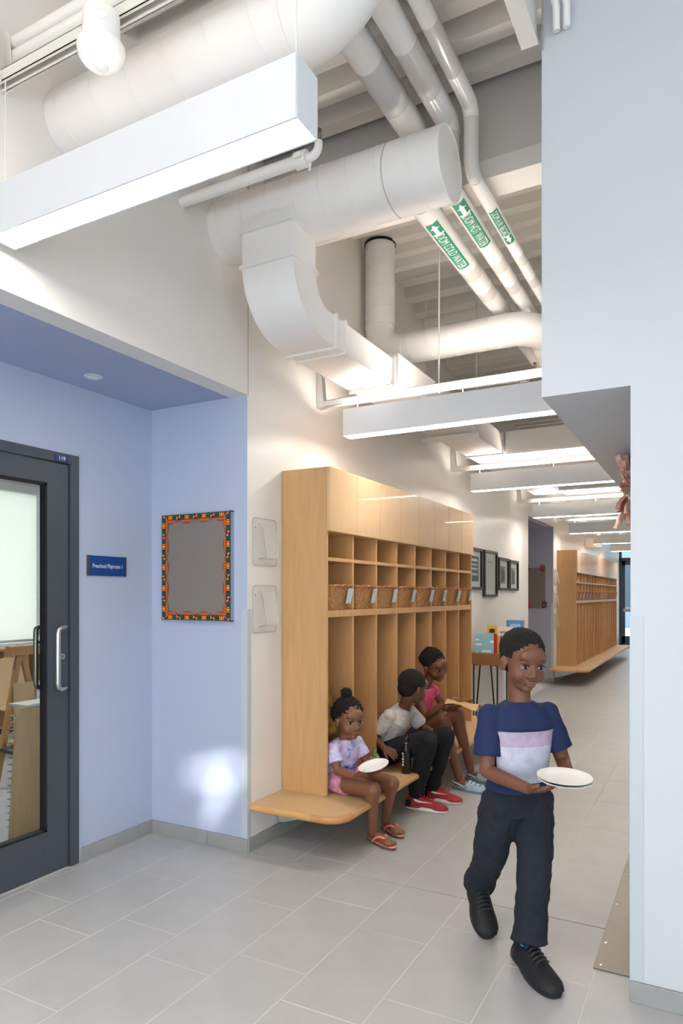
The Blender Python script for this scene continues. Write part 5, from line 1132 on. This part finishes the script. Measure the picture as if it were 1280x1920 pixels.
for a, e_ in ((sR, eR), (sL, eL)): b.ell(a, (.051,) * 3); b.tube([a.lerp(V((-.69, 2.79, .95)), .4), a, a.lerp(e_, .35), a.lerp(e_, .72)], [.054, .053, .053, .057], 20)
sh = sculpt('shirt', b, NV, t, .004, 5, .010, .06)
pm = MB()
for z0, z1, c_ in ((.845, .905, '#b3a2b8'), (.775, .8452, '#c3c0d2'), (.70, .7752, '#b9bfd2')):
    pm.mat(mat('chest_print' + c_, c_, .7, var=.15, vscale=25)); rings = []
    for z in (z0, (z0 + z1) / 2, z1):
        k = (z - .70) / .22; a_ = .117 + .02 * k; d_ = .0955; c = V((-.70 + .01 * k, 2.80 - .01 * k, z)); R = []
        for j in range(13):
            th_ = math.radians(28 + 124 * j / 12); ct, st_ = math.cos(th_), math.sin(th_); R.append(c + r_ * (a_ * 1.03 * math.copysign(abs(ct) ** .87, ct)) + f * (d_ * 1.06 * abs(st_) ** .87))
        rings.append(R)
    pm.loft([R + [p - f * .004 for p in reversed(R)] for R in rings])
pm.build('chest_print', None, sh, True)
DP = mat('dark_twill', '#1d212c', .9, bump=.15, bscale=300)
b = MB(); section_loft(b, [((-.705, 2.80, .555), r_, f, .118, .095), ((-.705, 2.80, .62), r_, f, .120, .095), ((-.703, 2.80, .69), r_, f, .110, .085)])
for hp, k, a, fl in ((hR, kR, aR, 0), (hL, kL, aL, 1)): capsules(b, [(hp, .085), (hp.lerp(k, .5), .078), (k, .067), (k.lerp(a, .5), .062), (k.lerp(a, .86), .064)]); b.tube([k.lerp(a, .7), k.lerp(a, 1.0)], [.062, .070], 20)
sculpt('pants', b, DP, t, .0045, 4, .020, .07)
b = MB(); b.ell(hc + HM @ (V((0, -.024, .036)) * hs_), (.0775 * hs_, .090 * hs_, .0775 * hs_), HM, 24, 16); b.ell(hc + HM @ (V((0, -.052, -.008)) * hs_), (.062 * hs_, .052 * hs_, .058 * hs_), HM)
sculpt('hair', b, HAIR, t, .004, 2, .008, .010)
FL = Foot((-.675, 2.735, .001), (-.485, 2.515, .001)); FR = Foot((-.925, 2.965, .125), (-.815, 2.79, .012))
for F in (FL, FR): running_shoe(t, F, '#17181b', '#232427', .054, .090, False, 0, '#303135', 'sneaker', '#f3f1ee', '#2c2d31')
b = MB(); capsules(b, [(aL + V((0, 0, -.03)), .037), (aL + V((0, 0, .03)), .036)]); b.build('sock', mat('blue_sock', '#2aa0d8', .8), t, True)
paper_plate((-.475, 2.60, .775), (.05, -.06, 1), 'white paper plate carried by the walking child, upper of two', .098)
paper_plate((-.475, 2.602, .7635), (.05, -.06, 1), 'white paper plate carried by the walking child, lower of two', .098)

# ------------------------------------------------------------------ bottle, juice box, jacket
t = thing('water_bottle', (-1.778, 4.20, .2655), 'black metal water bottle standing on the bench front', 'bottle'); bc = (-1.778, 4.20, .2658); BM = mat('bottle_black', '#161616', .25, coat=.3)
MB().lathe([(.028, 0), (.032, .003), (.0325, .16), (.030, .175), (.020, .19), (.0185, .198)], bc, 32).build('flask', BM, t, True, angle=60)
MB().lathe([(.0195, .199), (.0195, .204)], bc, 32).build('neck_ring', mat('satin_steel', '#c9c5bf', .3, metal=1), t, True)
cp = MB().lathe([(.021, .205), (.022, .207), (.022, .232), (.018, .240), (.010, .243)], bc, 32).build('cap', BLACK, t, True, angle=50)
MB().tube([(bc[0] + .013 * math.cos(a), bc[1] + .0, bc[2] + .240 + .017 * math.sin(a)) for a in [k * math.pi / 8 for k in range(9)]], .004, 8).build('carry_loop', BLACK, cp, True)
d_ = V((1.778, -4.20, 0)).normalized(); left = V((0, 0, 1)).cross(d_); lt = MB()
for k, (z, h_) in enumerate(((.052, .016), (.074, .011), (.091, .016), (.113, .008), (.127, .012))):
    for j in range(3):
        a0 = -1.0 + .0; an = math.radians(-52 + 9 * j + (3 if k % 2 else 0)); n_ = d_ * math.cos(an) + left * math.sin(an); lt.obox(V(bc) + n_ * .0327 + V((0, 0, z + h_ / 2)), (.0035, .0008, h_), Matrix((left * math.cos(an) - d_ * math.sin(an), n_, V((0, 0, 1)))).transposed())
lt.build('white_lettering', LW, t)
t = thing('juice_carton', (-1.97, 4.12, .2655), 'small white juice carton on the bench between the first two children', 'carton')
MB().box(-1.995, -1.945, 4.10, 4.14, .266, .372).build('box', mat('carton', '#e6e3dc', .5), t, bevel=.002); MB().box(-1.984, -1.958, 4.0985, 4.0999, .335, .360).build('logo', mat('carton_red', '#b93848', .5), t); MB().box(-1.986, -1.954, 4.0985, 4.0999, .30, .316).build('lettering', mat('carton_green', '#5f8d4a', .5), t)
MB().prism([(0, 0), (.05, 0), (.035, .016), (.015, .016)], (-1.995, 4.14, .3725), (1, 0, 0), (0, 0, 1), .04).build('gable_top', mat('carton_lid', '#7fae62', .5), t)
MB().tube([(-1.97, 4.118, .386), (-1.97, 4.116, .408), (-1.957, 4.114, .418)], .0025, 8).build('straw', mat('straw', '#e9ecec', .4), t)
t = thing('hanging_jacket', (-2.2, 3.66, .9), 'olive brown jacket hanging in the first locker bay', 'jacket')
b = MB(); JA = mat('olive_brown', '#8a6a34', .85, var=.3, vscale=9, bump=.3, bscale=30)
section_loft(b, [((-2.19, 3.68, .36), (0, 1, 0), (1, 0, 0), .12, .055), ((-2.19, 3.675, .6), (0, 1, 0), (1, 0, 0), .135, .06), ((-2.19, 3.67, .82), (0, 1, 0), (1, 0, 0), .13, .055), ((-2.2, 3.665, .92), (0, 1, 0), (1, 0, 0), .075, .045), ((-2.22, 3.66, .985), (0, 1, 0), (1, 0, 0), .03, .03)])
capsules(b, [(V((-2.16, 3.56, .88)), .05), (V((-2.12, 3.545, .66)), .046), (V((-2.10, 3.55, .48)), .04)]); capsules(b, [(V((-2.17, 3.78, .88)), .05), (V((-2.14, 3.79, .64)), .045), (V((-2.13, 3.79, .46)), .04)])
sculpt('shell', b, JA, t, .006, 3, .045, .06); MB().tube([(-2.27, 3.66, 1.0), (-2.235, 3.66, .985), (-2.225, 3.66, 1.01)], .004, 8).build('coat_hook', STEEL, t, True)
